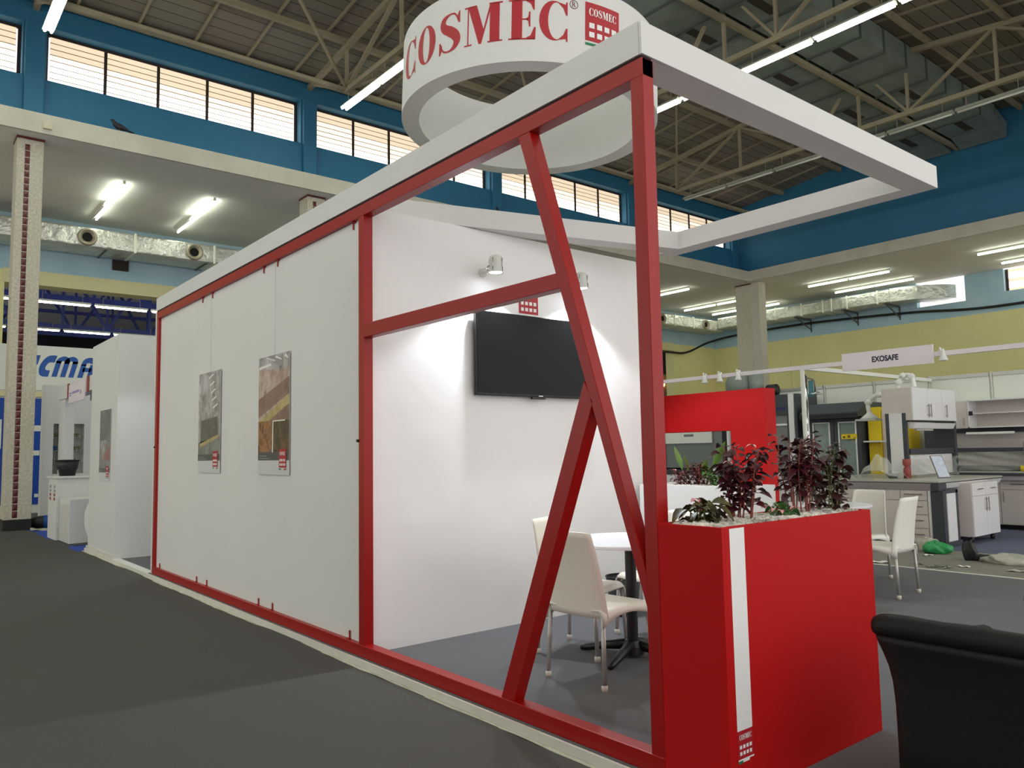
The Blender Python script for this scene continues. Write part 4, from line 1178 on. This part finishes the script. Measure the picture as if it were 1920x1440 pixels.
flat_mesh('print', [rect(.06, .17, .30, .20, 0), rect(.06, .13, .26, .155, 0), rect(.34, .165, .98, .21, 0), rect(1.05, .12, 1.16, .19, 0)], plane_map((-14.8, .3145, 2.385), (1, 0, 0), (0, 0, 1), (0, -1, 0)), [mat('violet_print', (168, 148, 196), .6)], sg)
for x in (-14.98, -13.2):
    st = tag(MB().box(x, x + .13, .318, .336, 2.5, 2.78).build('side_banner', TEXTRED), 'narrow dark banner strip beside the small white sign board', 'banner', 'banner strips by the sign')
tag(box('monitor', MIDGREY, -13.3, -12.6, .40, .48, 2.36, 2.515), 'grey screen under the right banner of the gate arch', 'screen')
# niche wall with glass shelves
NX = -16.8
nw = thing('niche_wall', 'white wall with glass-shelf niches behind the counter', 'wall', (NX, 1.2, FL))
MB().box(NX - .3, NX, .20, .39, FL, 2.9).box(NX - .3, NX, .50, .74, FL, 2.9).box(NX - .3, NX, .97, 2.4, FL, 2.9).box(NX - .3, NX, .39, .50, FL, 1.02).box(NX - .3, NX, .74, .97, FL, 1.02)\
    .box(NX - .3, NX, .39, .5, 2.08, 2.9).box(NX - .3, NX, .74, .97, 2.08, 2.9).box(NX - .34, NX - .3, .2, 2.4, FL, 2.9).build('wall_body', WHITE, nw)
for y0, y1 in ((.39, .50), (.74, .97)):
    for z in (1.24, 1.50, 1.78): box('glass_shelf', GLASS, NX - .29, NX, y0, y1, z, z + .012, nw)
rr_ = random.Random(9)
for i, (y, z, k) in enumerate(((.44, 1.512, 0), (.46, 1.792, 1), (.80, 1.792, 2), (.86, 1.792, 1), (.82, 1.512, 3), (.90, 1.512, 1), (.86, 1.252, 4), (.44, 1.252, 4))):
    m = (SIGNBLUE, BROWNM, BROWNM, BROWNM, CHROME)[k]
    tag(MB().lathe([(0, 0), (.03, 0), (.012, .03), (.02, .05), (.045, .065), (.03, .09), (0, .095)], (NX - .14, y, z), 12, cap=False).build('metal_fitting', m, smooth=True),
        ('blue fitting' if k == 0 else 'chrome fitting' if k == 4 else 'olive metal fitting') + ' on a glass shelf of the niche wall', 'fitting', 'fittings of one colour on the glass shelves %d' % (0 if k == 0 else 2 if k == 4 else 1))
# big white stand with blue lettering
CX = -20.0
cw = thing('company_wall', 'tall white wall with large blue slanted letters behind the column', 'wall', (CX, 0, FL))
box('wall_body', SHELLWALL, CX - .2, CX, -3.2, 3.2, 3.02, 4.13, cw)
MB().box(CX - .15, CX - .05, -3.2, 3.2, FL, 3.02).build('lower_wall', SHELLWALL, cw)
box('cream_band', CREAM, CX - .05, CX + .03, -3.2, 1.05, 2.86, 2.98, cw)
for y0, y1, z1 in ((-.95, .30, 2.82), (.42, .80, 2.82)): box('blue_panel', DEEPBLUE, CX - .05, CX - .02, y0, y1, .25, z1, cw)
for y0, y1, z0, z1 in ((.40, .62, 2.02, 2.16), (.40, .60, 1.43, 1.55), (.52, .60, .42, .5), (-.9, -.2, 1.6, 2.3)): box('info_plate', PAPER, CX - .02, CX - .012, y0, y1, z0, z1, cw)
def bubble():
    sh = []
    k = .34
    f = lambda pts: [(x + k * y, y) for x, y in pts]
    cst = [(.80, .84, .34), (.62, .86, .34), (.36, .80, .34), (.19, .50, .34), (.26, .22, .34), (.45, .15, .32), (.66, .15, .30)]
    sh.append((f(stroke(cst)), [], 0))
    for x in (1.0, 1.48, 1.96):
        sh.append((f([(x - .15, 0), (x + .15, 0), (x + .15, .78), (x - .15, .78)]), [], 0))
    for xa, xb in ((1.0, 1.48), (1.48, 1.96)):
        sh.append((f(stroke([(xa, .66, .30), (xa + .03, .80, .28), ((xa + xb) / 2, .90, .22), (xb - .03, .80, .28), (xb, .66, .30)])), [], 0))
    for x in (2.48, 3.02):
        sh.append((f([(x - .15, 0), (x + .15, 0), (x + .15, .66), (x - .15, .66)]), [], 0))
    sh.append((f(stroke([(2.48, .6, .30), (2.52, .80, .28), (2.75, .88, .26), (2.98, .80, .28), (3.02, .6, .30)])), [], 0))
    sh.append((f([(2.5, .30), (3.0, .30), (3.0, .50), (2.5, .50)]), [], 0))
    sh.append((f([(-.38, .55), (-.12, .55), (-.12, 1.0), (-.38, 1.0)]), [], 0))
    return sh
kk = .385
flat_mesh('lettering', bubble(), lambda x, y, h: Vector((CX + .004 + h, .47 + x * kk, 3.37 + y * .52)), [SIGNBLUE], cw, base={0: 1})
structure(box('company_floor', STANDCARPET, -22, -18.5, -3, 3.2, FL, FL + .1))
tag(box('white_post', WHITE, -17.8, -17.7, -.20, -.12, FL, 2.2), 'thin white post beside the blue panels', 'post')
sb_ = thing('shoe_bag', 'dark and blue bag lying on the floor beside the column', 'bag', (-16.3, .15, FL))
MB().lathe([(0, -.28), (.09, -.24), (.13, -.05), (.12, .15), (.07, .27), (0, .3)], (-16.35, .17, FL + .12), 12, 'Y', cap=False).build('bag_body', BLACKBAG, sb_, smooth=True)
MB().lathe([(.132, -.06), (.136, 0), (.132, .08)], (-16.35, .24, FL + .12), 12, 'Y', cap=False).build('blue_flap', SIGNBLUE, sb_, smooth=True)
tag(MB().grid(lambda u, v: (-16.1 + .6 * u, -.1 + .28 * v, FL + .02 + .03 * math.sin(u * 7) * math.sin(v * 5 + 1)), 12, 8).build('crumpled_sheet', FILM, smooth=True, solid=.002), 'crumpled cream plastic sheet beside the dark bag', 'sheet')

# ================================================================ RIGHT: LABORATORY STAND
YBK = 12.1
for k in range(9):
    x0, x1 = -8.93 + k, -7.93 + k
    pn = thing('wall_panel', 'white shell panel of the laboratory stand', 'panel', (x0, YBK, FL), group='white shell panels behind the laboratory')
    box('infill', SHELLWALL, x0 + .03, x1 - .03, YBK, YBK + .01, FL + .1, 2.46, pn)
    box('top_rail', ALU, x0 + .03, x1 - .03, YBK - .02, YBK + .03, 2.46, 2.52, pn)
    box('bottom_rail', ALU, x0 + .03, x1 - .03, YBK - .02, YBK + .03, FL + .04, FL + .1, pn)
    MB().lathe([(.025, 0), (.025, 2.59)], (x0, YBK, FL), 8).build('upright', ALU, pn)
fr = thing('shell_frame', 'white aluminium post and rails round the front of the laboratory stand', 'frame', (-3.9, 7.85, FL))
MB().lathe([(.026, 0), (.026, 2.55)], (-3.9, 7.85, FL), 12).box(-3.925, -3.905, 7.82, 7.88, FL, 2.48).build('post', SHELLWALL, fr)
box('front_rail', SIGNW, -9.0, 3.0, 7.825, 7.875, 2.43, 2.49, fr)
box('side_rail', SHELLWALL, -3.925, -3.875, 7.88, YBK - .02, 2.43, 2.49, fr)
sn = thing('name_board', 'white name board with dark capitals over the laboratory stand', 'sign', (-2.67, 7.81, 2.35))
box('board', SIGNW, -3.275, -2.073, 7.80, 7.824, 2.345, 2.585, sn)
words('lettering', 'EXOSAFE', .1, (-2.856, 7.7985, 2.436), (1, 0, 0), (0, 0, 1), NAVY, sn, bold=.004, width=.352)
for i, x in enumerate((-5.62, -5.33, -4.99, -1.99)):
    t = thing('rail_spotlight', 'small white spotlight clipped to the front rail, ' + ('leftmost', 'second from left', 'nearest the stand post', 'right of the name board')[i], 'spotlight', (x, 7.85, 2.46), group='clip-on rail spotlights')
    MB().box(x - .025, x + .025, 7.83, 7.87, 2.49, 2.52).tube([(x, 7.85, 2.52), (x + .0, 7.80, 2.53), (x + .04, 7.77, 2.46)], .009, 8).build('arm', PVC, t)
    MB().lathe([(0, .09), (.02, .085), (.03, .05), (.03, .03), (.055, -.03), (.05, -.04), (0, -.045)], (x + .05, 7.77, 2.40), 16, cap=False).build('lamp_head', PVC, t, smooth=True)

# island bench
IS = thing('island_bench', 'grey laboratory island bench with dark worktop edge and drawer units', 'bench', (-3.3, 9.6, FL))
box('worktop', TOPM, -4.42, -2.40, 8.50, 10.75, .808, .832, IS)
MB().box(-4.43, -2.39, 8.49, 10.76, .795, .808).build('worktop_edge', DARKGREY, IS)
MB().prism([(8.49, .795), (8.545, .70), (8.56, .70), (8.56, .795)], (-4.42, 0, 0), (0, 1, 0), (0, 0, 1), (1.93, 0, 0)).build('edge_strip', SILVER, IS)
MB().prism([(-2.39, .795), (-2.44, .72), (-2.46, .72), (-2.46, .795)], (0, 8.72, 0), (1, 0, 0), (0, 0, 1), (0, 2.0, 0)).build('edge_strip', LAMW, IS)
box('corner_piece', DARKGREY, -2.50, -2.395, 8.495, 8.74, .70, .796, IS)
MB().box(-2.52, -2.36, 8.53, 8.62, FL, .70).box(-2.42, -2.36, 8.62, 9.0, .66, .71).box(-2.42, -2.36, 8.94, 9.0, FL, .70).box(-2.42, -2.34, 8.53, 9.02, FL, .02).build('end_frame', DARKGREY, IS)
box('end_panel', LAMW, -2.40, -2.365, 8.66, 8.94, .02, .66, IS)
box('side_filler', LAMW, -2.56, -2.47, 8.545, 9.1, 0, .70, IS)
box('carcass', LAM, -4.3, -2.57, 8.57, 9.15, .02, .70, IS)
box('bench_plinth', BLKSTEEL, -4.3, -2.57, 8.64, 9.1, FL, .02, IS)
for k, (z0, z1) in enumerate(((.565, .695), (.375, .555), (.19, .365), (.0, .18))):
    dr = box('drawer', LAM, -2.925, -2.575, 8.548, 8.57, z0, z1, IS)
    MB().tube([(-2.87, 8.53, (z0 + z1) / 2 + .015), (-2.63, 8.53, (z0 + z1) / 2 + .015)], .006, 6).build('handle', HANDLE, dr)
for x0, x1 in ((-3.40, -2.935), (-3.9, -3.41)):
    dr = box('drawer', LAM, x0, x1, 8.548, 8.57, .565, .695, IS)
    box('door', LAM, x0, x1, 8.548, 8.57, 0, .555, IS)
# reagent spine with its wall cabinet
SPN = thing('reagent_rack', 'dark framed reagent rack with a white end panel on the island bench', 'rack', (-3.25, 9.9, .832))
box('end_panel', LAMW, -3.37, -3.18, 9.28, 9.33, .832, 1.79, SPN)
for x in (-3.40, -3.15): box('upright', DARKGREY, x - .025, x + .025, 9.28, 9.34, .832, 1.79, SPN)
for z0, z1, m in ((1.66, 1.69, DARKGREY), (1.18, 1.26, DARKGREY)): box('cross_bar', m, -3.17, -3.10, 9.34, 10.92, z0, z1, SPN)
box('far_upright', DARKGREY, -3.38, -3.08, 10.86, 10.94, .832, 1.69, SPN)
MB().prism([(-3.10, 1.645), (-3.02, 1.645), (-3.06, 1.56), (-3.12, 1.56)], (0, 9.36, 0), (1, 0, 0), (0, 0, 1), (0, 1.42, 0)).build('light_canopy', LAMW, SPN)
MB().tube([(-3.12, 9.58, 1.545), (-3.12, 10.15, 1.545)], .018, 8).build('lamp_tube', TUBEOFF, SPN)
box('back_board', LAMW, -3.18, -3.14, 9.40, 10.86, .87, 1.17, SPN)
WC = thing('wall_cabinet', 'white three-door cabinet mounted over the island bench rack', 'cabinet', (-3.2, 9.9, 1.68))
box('cabinet_body', LAM, -3.47, -3.03, 9.29, 10.80, 1.682, 2.165, WC)
for y0, y1, hy in ((9.29, 9.80, 9.765), (9.806, 10.30, 9.845), (10.306, 10.80, 10.40)):
    dr = box('door', LAMW, -3.03, -3.012, y0, y1, 1.682, 2.165, WC)
    MB().tube([(-2.985, hy, 1.73), (-2.985, hy, 1.93)], .007, 6).tube([(-3.012, hy, 1.76), (-2.985, hy, 1.76)], .005, 6).tube([(-3.012, hy, 1.90), (-2.985, hy, 1.90)], .005, 6).build('handle', HANDLE, dr)
MC = thing('mobile_cabinet', 'light grey drawer cabinet on casters pulled out from under the bench', 'cabinet', (-2.5, 9.7, FL))
box('cabinet_body', LAM, -2.80, -2.275, 9.225, 10.13, .04, .775, MC)
for y0, y1 in ((9.225, 9.675), (9.68, 10.13)):
    dr = box('drawer', LAMW, -2.275, -2.257, y0, y1, .60, .775, MC)
    MB().tube([(-2.235, y0 + .14, .69), (-2.235, y0 + .32, .69)], .006, 6).build('handle', HANDLE, dr)
    d2 = box('door', LAMW, -2.275, -2.257, y0, y1, .045, .593, MC)
    hy = y1 - .04 if y0 < 9.5 else y0 + .04
    MB().tube([(-2.235, hy, .38), (-2.235, hy, .57)], .006, 6).tube([(-2.257, hy, .41), (-2.235, hy, .41)], .004, 6).tube([(-2.257, hy, .54), (-2.235, hy, .54)], .004, 6).build('handle', HANDLE, d2)
for x in (-2.72, -2.34):
    for y in (9.29, 10.06):
        c = MB().lathe([(.0, -.018), (.038, -.018), (.04, 0), (.038, .018), (0, .018)], (x, y, FL + .042), 14, 'X', cap=False).build('caster', BLKSTEEL, MC, smooth=True)
        box('fork', CHROME, x - .026, x + .026, y - .02, y + .03, FL + .06, .042, c)
# rear bench with shelves on the shell wall
RB = thing('rear_bench', 'grey base cupboards with worktop along the shell wall at the right edge', 'bench', (-1.6, 11.8, FL))
box('worktop', TOPM, -3.6, .6, 11.42, 12.06, .845, .868, RB); box('worktop_edge', DARKGREY, -3.6, .6, 11.41, 11.43, .80, .845, RB)
box('edge_strip', SILVER, -3.6, .6, 11.425, 11.47, .73, .80, RB)
box('carcass', LAM, -3.6, .6, 11.52, 12.06, .02, .73, RB); box('bench_plinth', BLKSTEEL, -3.6, .6, 11.60, 12.06, FL, .02, RB)
for k in range(6):
    x0, x1 = -3.3 + .6 * k, -2.71 + .6 * k
    dr = box('drawer', LAM, x0, x1, 11.50, 11.52, .585, .725, RB)
    MB().tube([(x0 + .15, 11.48, .67), (x1 - .15, 11.48, .67)], .006, 6).build('handle', HANDLE, dr)
    d2 = box('door', LAM, x0, x1, 11.50, 11.52, .03, .575, RB)
    MB().tube([(x0 + .05, 11.48, .38), (x0 + .05, 11.48, .54)], .006, 6).build('handle', HANDLE, d2)
RW = thing('rear_rack', 'dark rack strips and grey back board above the rear bench', 'rack', (-1.6, 12.0, .87))
box('back_board', LAM, -3.6, .6, 12.03, 12.06, .95, 1.52, RW); box('top_strip', DARKGREY, -3.6, .6, 11.98, 12.05, 1.50, 1.58, RW)
box('shelf_strip', DARKGREY, -3.6, .6, 11.78, 12.05, 1.19, 1.245, RW); box('low_strip', DARKGREY, -3.6, .6, 11.70, 12.05, .885, .945, RW)
MB().prism([(-.03, 0), (.03, 0), (.015, .035), (-.015, .035)], (-3.25, 11.78, 1.475), (0, 1, 0), (0, 0, 1), (.72, 0, 0)).build('lamp_housing', PVC, RW)
SHC = thing('shelf_cabinet', 'open white wall cupboard with one shelf above the rear bench', 'cabinet', (-2, 11.9, 1.58))
MB().box(-3.52, .4, 11.74, 12.07, 2.03, 2.05).box(-3.2, .4, 11.74, 12.07, 1.58, 1.60).box(-3.2, -3.18, 11.74, 12.07, 1.58, 2.04).box(.38, .4, 11.74, 12.07, 1.58, 2.04).build('cabinet_body', LAMW, SHC)
box('shelf', LAMW, -3.18, .38, 11.78, 12.06, 1.815, 1.83, SHC); box('back', LAM, -3.18, .38, 12.06, 12.07, 1.6, 2.03, SHC)
dr = box('door', LAM, -3.52, -3.205, 11.74, 11.76, 1.58, 2.03, SHC)
MB().tube([(-3.26, 11.72, 1.61), (-3.26, 11.72, 1.76)], .006, 6).build('handle', HANDLE, dr)
box('lock', BLACK, -3.175, -3.12, 11.72, 11.74, 1.79, 1.86, SHC)
# chemical cabinet, fume hood, yellow cabinet
CC = thing('chemical_cabinet', 'anthracite double glass-door cabinet with a sloping hood and a yellow label', 'cabinet', (-5.25, 11.5, FL))
MB().prism([(11.02, 1.84), (11.02, 1.93), (11.30, 2.11), (11.95, 2.11), (11.95, 1.84)], (-5.86, 0, 0), (0, 1, 0), (0, 0, 1), (1.13, 0, 0)).build('hood', DARKGREY, CC, bevel=.01)
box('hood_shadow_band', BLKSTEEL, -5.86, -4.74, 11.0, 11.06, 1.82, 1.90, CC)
MB().box(-5.78, -5.74, 11.22, 11.9, FL, 1.83).box(-4.82, -4.78, 11.22, 11.9, FL, 1.83).box(-5.78, -4.78, 11.88, 11.9, FL, 1.83).box(-5.78, -4.78, 11.22, 11.9, FL, FL + .08).box(-5.74, -4.82, 11.4, 11.88, .6, .62).box(-5.74, -4.82, 11.4, 11.88, 1.35, 1.37).build('carcass', DARKGREY, CC)
for x0, x1 in ((-5.78, -5.285), (-5.275, -4.78)):
    d = MB().box(x0, x0 + .09, 11.18, 11.22, .0, 1.82).box(x1 - .08, x1, 11.18, 11.22, .0, 1.82).box(x0 + .09, x1 - .08, 11.18, 11.22, 1.74, 1.82).box(x0 + .09, x1 - .08, 11.18, 11.22, 0, .25).build('door', DARKGREY, CC)
    MB().box(x0 + .08, x0 + .105, 11.165, 11.18, .25, 1.745).box(x1 - .095, x1 - .07, 11.165, 11.18, .25, 1.745).box(x0 + .08, x1 - .07, 11.165, 11.18, 1.735, 1.757).build('glazing_bead', LAMW, d)
    box('glass', GLASS, x0 + .09, x1 - .08, 11.195, 11.20, .25, 1.74, d)
lb_ = box('hazard_label', YELLOWC, -5.13, -4.84, 11.155, 11.165, 1.44, 1.53, CC)
MB().bar((-5.01, 11.153, 1.463), (-4.965, 11.153, 1.507), .014, .004, (0, 1, 0)).bar((-5.01, 11.153, 1.507), (-4.965, 11.153, 1.463), .014, .004, (0, 1, 0)).box(-5.10, -5.06, 11.152, 11.154, 1.46, 1.49).box(-4.90, -4.865, 11.152, 11.154, 1.455, 1.467).build('hazard_mark', BLACK, lb_)
for i, (x, z, m) in enumerate(((-5.0, 1.37, SIGNBLUE), (-5.1, 1.37, YELLOWC), (-4.92, 1.37, PVC), (-5.55, 1.37, BLACK), (-5.0, .62, PVC), (-5.15, .62, BROWNM))):
    tag(MB().lathe([(0, 0), (.04, 0), (.04, .11), (.016, .14), (.016, .17), (0, .17)], (x, 11.55, z), 14, cap=False).build('bottle', m, smooth=True),
        ('blue', 'yellow', 'short white', 'black', 'tall white', 'olive')[i] + ' bottle on a shelf inside the glass-door cabinet' + (' lower down' if i > 3 else ''), 'bottle', 'bottles inside the glass-door cabinet')
FH = thing('fume_hood', 'tall grey fume hood with a white edge post behind the red arch', 'fume hood', (-7.5, 11.5, FL))
box('upper_panel', DARKGREY, -9.4, -6.20, 11.2, 11.95, 1.94, 2.34, FH)
MB().box(-9.4, -9.3, 11.2, 11.95, FL, 1.94).box(-6.24, -6.20, 11.2, 11.95, FL, 1.94).box(-9.4, -6.2, 11.9, 11.95, FL, 1.94).box(-9.3, -6.24, 11.2, 11.95, .75, .86).build('carcass', DARKGREY, FH)
box('edge_post', LAMW, -6.19, -6.08, 11.18, 11.9, FL, 2.34, FH); box('side_panel', DARKGREY, -6.07, -6.02, 11.2, 11.95, FL, 2.34, FH)
box('sash', MIDGREY, -9.3, -6.25, 11.24, 11.26, .9, 1.94, FH); box('sash_handle', LAMW, -7.58, -6.25, 11.21, 11.24, 1.73, 1.77, FH)
box('sash_panel', SHELLWALL, -9.3, -8.02, 11.20, 11.235, 1.43, 1.94, FH); box('control_box', MIDGREY, -8.75, -8.5, 11.19, 11.20, 1.575, 1.625, FH)
box('middle_post', MIDGREY, -7.95, -7.74, 11.18, 11.24, .86, 1.94, FH); box('dark_post', BLKSTEEL, -7.74, -7.63, 11.17, 11.24, .86, 1.94, FH); box('white_post', LAMW, -7.63, -7.58, 11.18, 11.24, .86, 1.94, FH)
box('lower_cupboard', LAMW, -9.3, -6.25, 11.22, 11.9, FL + .08, .75, FH)
box('maker_plate', mat('dark_blue_plate', (30, 36, 96), .5), -6.5, -6.28, 11.195, 11.2, 2.03, 2.09, FH)
BLW = thing('exhaust_blower', 'grey plastic exhaust blower with a vertical pipe on top of the fume hood', 'blower', (-7.5, 11.6, 2.34))
MB().lathe([(0, -.16), (.25, -.16), (.28, 0), (.25, .16), (0, .16)], (-7.55, 11.6, 2.625), 32, 'Y', cap=False).build('scroll', DUCTGREY, BLW, smooth=True)
MB().lathe([(.15, 0), (.15, .5)], (-7.15, 11.6, 2.345), 24).build('pipe', DUCTGREY, BLW, smooth=True)
MB().lathe([(0, -.1), (.12, -.1), (.12, .1), (0, .1)], (-6.78, 11.6, 2.47), 20, 'X', cap=False).build('motor', BLACK, BLW, smooth=True)
YC = thing('yellow_cabinet', 'yellow safety cabinet panel beside the glass-door cabinet', 'cabinet', (-4.5, 11.5, FL))
box('cabinet_body', YELLOWC, -4.72, -4.50, 11.35, 11.9, FL, 2.0, YC); box('side', LAM, -4.49, -4.35, 11.4, 11.9, FL, 1.95, YC)
box('shelf', LAMW, -4.75, -4.2, 11.2, 11.34, 1.375, 1.40, YC)
tag(box('dark_cabinet', DARKGREY, -3.82, -3.62, 11.5, 11.95, FL, 1.62), 'dark grey cabinet seen through the rack opening', 'cabinet')
tag(box('yellow_locker', YELLOWC, -4.28, -4.09, 11.5, 11.95, FL, 1.62), 'yellow locker seen through the rack opening', 'locker')

def extraction_arm(label, pts, cone, tip=None):
    t = thing('extraction_arm', label, 'extraction arm', pts[0], group='white extraction arms')
    MB().tube(catmull(pts, 6), .035, 14).build('arm_tube', PVC, t, smooth=True)
    for p in pts[1:-1]: MB().lathe([(0, -.045), (.045, -.045), (.05, 0), (.045, .045), (0, .045)], p, 16, 'Y', cap=False).build('joint', PVC, t, smooth=True)
    if cone:
        x, y, z = pts[-1]
        MB().lathe([(.036, .03), (.05, 0), (.10, -.04), (.15, -.085), (.145, -.085)], (x, y, z), 28, cap=False).build('hood', PVC, t, smooth=True, solid=.004)
        box('hood_skirt', mat('clear_skirt', (226, 232, 226), .2, alpha=.7), x - .17, x + .17, y - .15, y + .15, z - .115, z - .085, t)
    return t
extraction_arm('white extraction arm with a square hood left of the three-door cabinet', [(-3.40, 10.2, 1.92), (-3.55, 10.1, 2.06), (-3.84, 9.98, 2.13), (-4.0, 9.95, 2.02), (-3.99, 9.95, 1.83)], True)
extraction_arm('white extraction arm bent over the top of the three-door cabinet', [(-3.52, 9.95, 2.16), (-3.49, 9.95, 2.30), (-3.42, 9.95, 2.40), (-3.30, 9.95, 2.38), (-3.26, 9.95, 2.20)], False)
SW = thing('safety_shower', 'steel emergency shower pipe with a chrome rose beside the stand post', 'shower', (-4.107, 8.28, FL))
SY = 8.28
MB().tube([(-4.107, SY, FL), (-4.107, SY, 2.40)], .02, 12).lathe([(.09, 0), (.09, .02)], (-4.107, SY, FL), 16).build('standpipe', CHROME, SW, smooth=True)
MB().tube([(-4.12, SY, 2.34), (-4.07, SY, 2.34), (-3.99, SY, 2.31), (-3.965, SY, 2.28), (-3.965, SY, 2.14)], .012, 8).build('outlet_pipe', HANDLE, SW, smooth=True)
MB().lathe([(.015, .05), (.03, .035), (.09, 0), (.088, -.006), (0, -.006)], (-3.955, SY, 2.095), 24, cap=False).build('shower_rose', CHROME, SW, smooth=True)
box('pull_bag', TEAL, -4.06, -4.0, SY - .02, SY + .02, 2.065, 2.30, SW)
# film over the bench, certificates, cups
def sheet(name, label, fn, nu, nv): return tag(MB().grid(fn, nu, nv).build(name, WRAP, smooth=True), label, 'film')
sheet('plastic_wrap', 'clear plastic wrap heaped over the near end of the island bench', lambda u, v: (-3.75 + .75 * u, 8.75 + .35 * v + .02 * math.sin(u * 17), .84 + (.33 * math.exp(-((u - .5) / .28) ** 2) + .03 * math.sin(u * 23 + v * 9)) * (.35 + .65 * math.sin(v * math.pi)) + .01), 40, 14)
sheet('plastic_wrap', 'clear plastic wrap stretched along the lower part of the rack', lambda u, v: (-3.06 + .02 * math.sin(v * 14 + u * 20), 9.35 + 1.5 * u, .84 + .30 * v - .04 * math.sin(u * 3.1) * v), 40, 14)
sheet('plastic_wrap', 'long sheet of clear plastic wrap over the rear bench', lambda u, v: (-3.4 + 3.6 * u, 11.66 + .02 * math.sin(v * 15 + u * 33), .875 + .3 * v + .04 * u * v), 60, 12)
def certificate(label, c, w, h, rz, tilt):
    t = thing('certificate_stand', label, 'certificate', c, rz)
    f = MB().box(-w / 2, w / 2, -.006, .006, 0, h).build('frame', HANDLE, t, world=False)
    MB().box(-w / 2 + .01, w / 2 - .01, -.009, -.006, .01, h - .01).build('print', PAPERB, t, world=False)
    f2 = t
    t.rotation_euler = (tilt, 0, rz)
    return t
certificate('framed sheet leaning at a slant on the island bench', (-2.70, 9.45, .836), .19, .36, 1.0, -.5)
certificate('framed sheet standing on the rear bench at the right edge', (-2.22, 11.52, .872), .24, .46, 0, -.05)
for i, (x, y, z, m, nm) in enumerate(((-3.10, 9.18, .832, TEXTRED, 'red capped jar on the island bench beside the white rack end'), (-3.30, 9.15, .832, MIDGREY, 'dark bowl at the foot of the white rack end'),
                                     (-2.38, 11.60, .868, YELLOWC, 'yellow sponge cup on the rear bench below the framed sheet'))):
    prof = [(0, 0), (.05, 0), (.05, .14), (.03, .17), (.055, .2), (.055, .28), (0, .28)] if i == 0 else [(0, 0), (.05, 0), (.11, .07), (.105, .07), (.045, .01)] if i == 1 else [(0, 0), (.04, 0), (.045, .09), (0, .09)]
    tag(MB().lathe(prof, (x, y, z), 18, cap=False).build(('jar', 'bowl', 'cup')[i], m, smooth=True), nm, ('jar', 'bowl', 'cup')[i])

# litter on the floor between the stands
def lump(name, c, r, sq, m, label, seed, cat='bag'):
    rd = random.Random(seed)
    ph = [rd.uniform(0, 6) for _ in range(6)]
    def fn(u, v):
        a, e = u * 2 * math.pi, v * math.pi
        k = 1 + .22 * math.sin(3 * a + ph[0]) * math.sin(2 * e + ph[1]) + .12 * math.sin(7 * a + ph[2]) * math.sin(5 * e + ph[3])
        return (c[0] + r[0] * k * math.sin(e) * math.cos(a), c[1] + r[1] * k * math.sin(e) * math.sin(a), max(FL + .003, c[2] + r[2] * k * math.cos(e)))
    return tag(MB().grid(fn, 36, 18).build(name, m, smooth=True), label, cat)
lump('plastic_bag', (-2.27, 8.0, .0), (.17, .11, .085), 0, GREENBAG, 'crumpled green plastic bag on the floor by the bench end', 1)
lump('plastic_bag', (-2.42, 8.12, .01), (.14, .08, .10), 0, CLEARBAG, 'crumpled clear plastic bag behind the green bag', 2)
lump('cloth_bag', (-1.73, 7.63, .03), (.08, .06, .12), 0, BLACKBAG, 'black crumpled cloth bag standing on the floor', 3)
lump('cloth_bag', (-1.60, 7.66, -.03), (.13, .05, .04), 0, BLACKBAG, 'black tail of cloth lying beside the black bag', 5)
lump('plastic_bag', (-1.30, 7.60, -.02), (.27, .15, .07), 0, CLEARBAG, 'clear crumpled plastic sheet on the floor at the right edge', 4)
for i, (x, y, a, b_, rz, nm) in enumerate(((-1.76, 6.83, .13, .05, .4, 'silver printed card on the floor near the white line'), (-1.57, 7.03, .06, .035, .2, 'small white paper scrap right of the silver card'),
                                          (-2.26, 7.72, .06, .04, .9, 'small white paper scrap in front of the green bag'), (-1.06, 7.08, .09, .06, .1, 'cream paper scrap at the right edge'),
                                          (-2.38, 6.75, .10, .06, .7, 'torn white wrapper just beyond the white line'), (-2.0, 6.88, .05, .02, 0, 'small dark scrap beyond the white line'))):
    q = tag(MB().grid(lambda u, v: ((u - .5) * 2 * a, (v - .5) * 2 * b_, .004 + .012 * math.sin(u * 5 + i) ** 2), 6, 4).build('paper_scrap', (CHROME, PAPER, PAPER, FILM, PAPER, BLACKBAG)[i], smooth=True, solid=.0015), nm, 'paper')
    q.location = (x, y, FL); q.rotation_euler = (0, 0, rz)
tag(box('wooden_box', mat('brown_board', (110, 66, 56), .7), -3.1, -2.55, 8.1, 8.3, FL, .02), 'low brown box on the floor in front of the drawers', 'box')
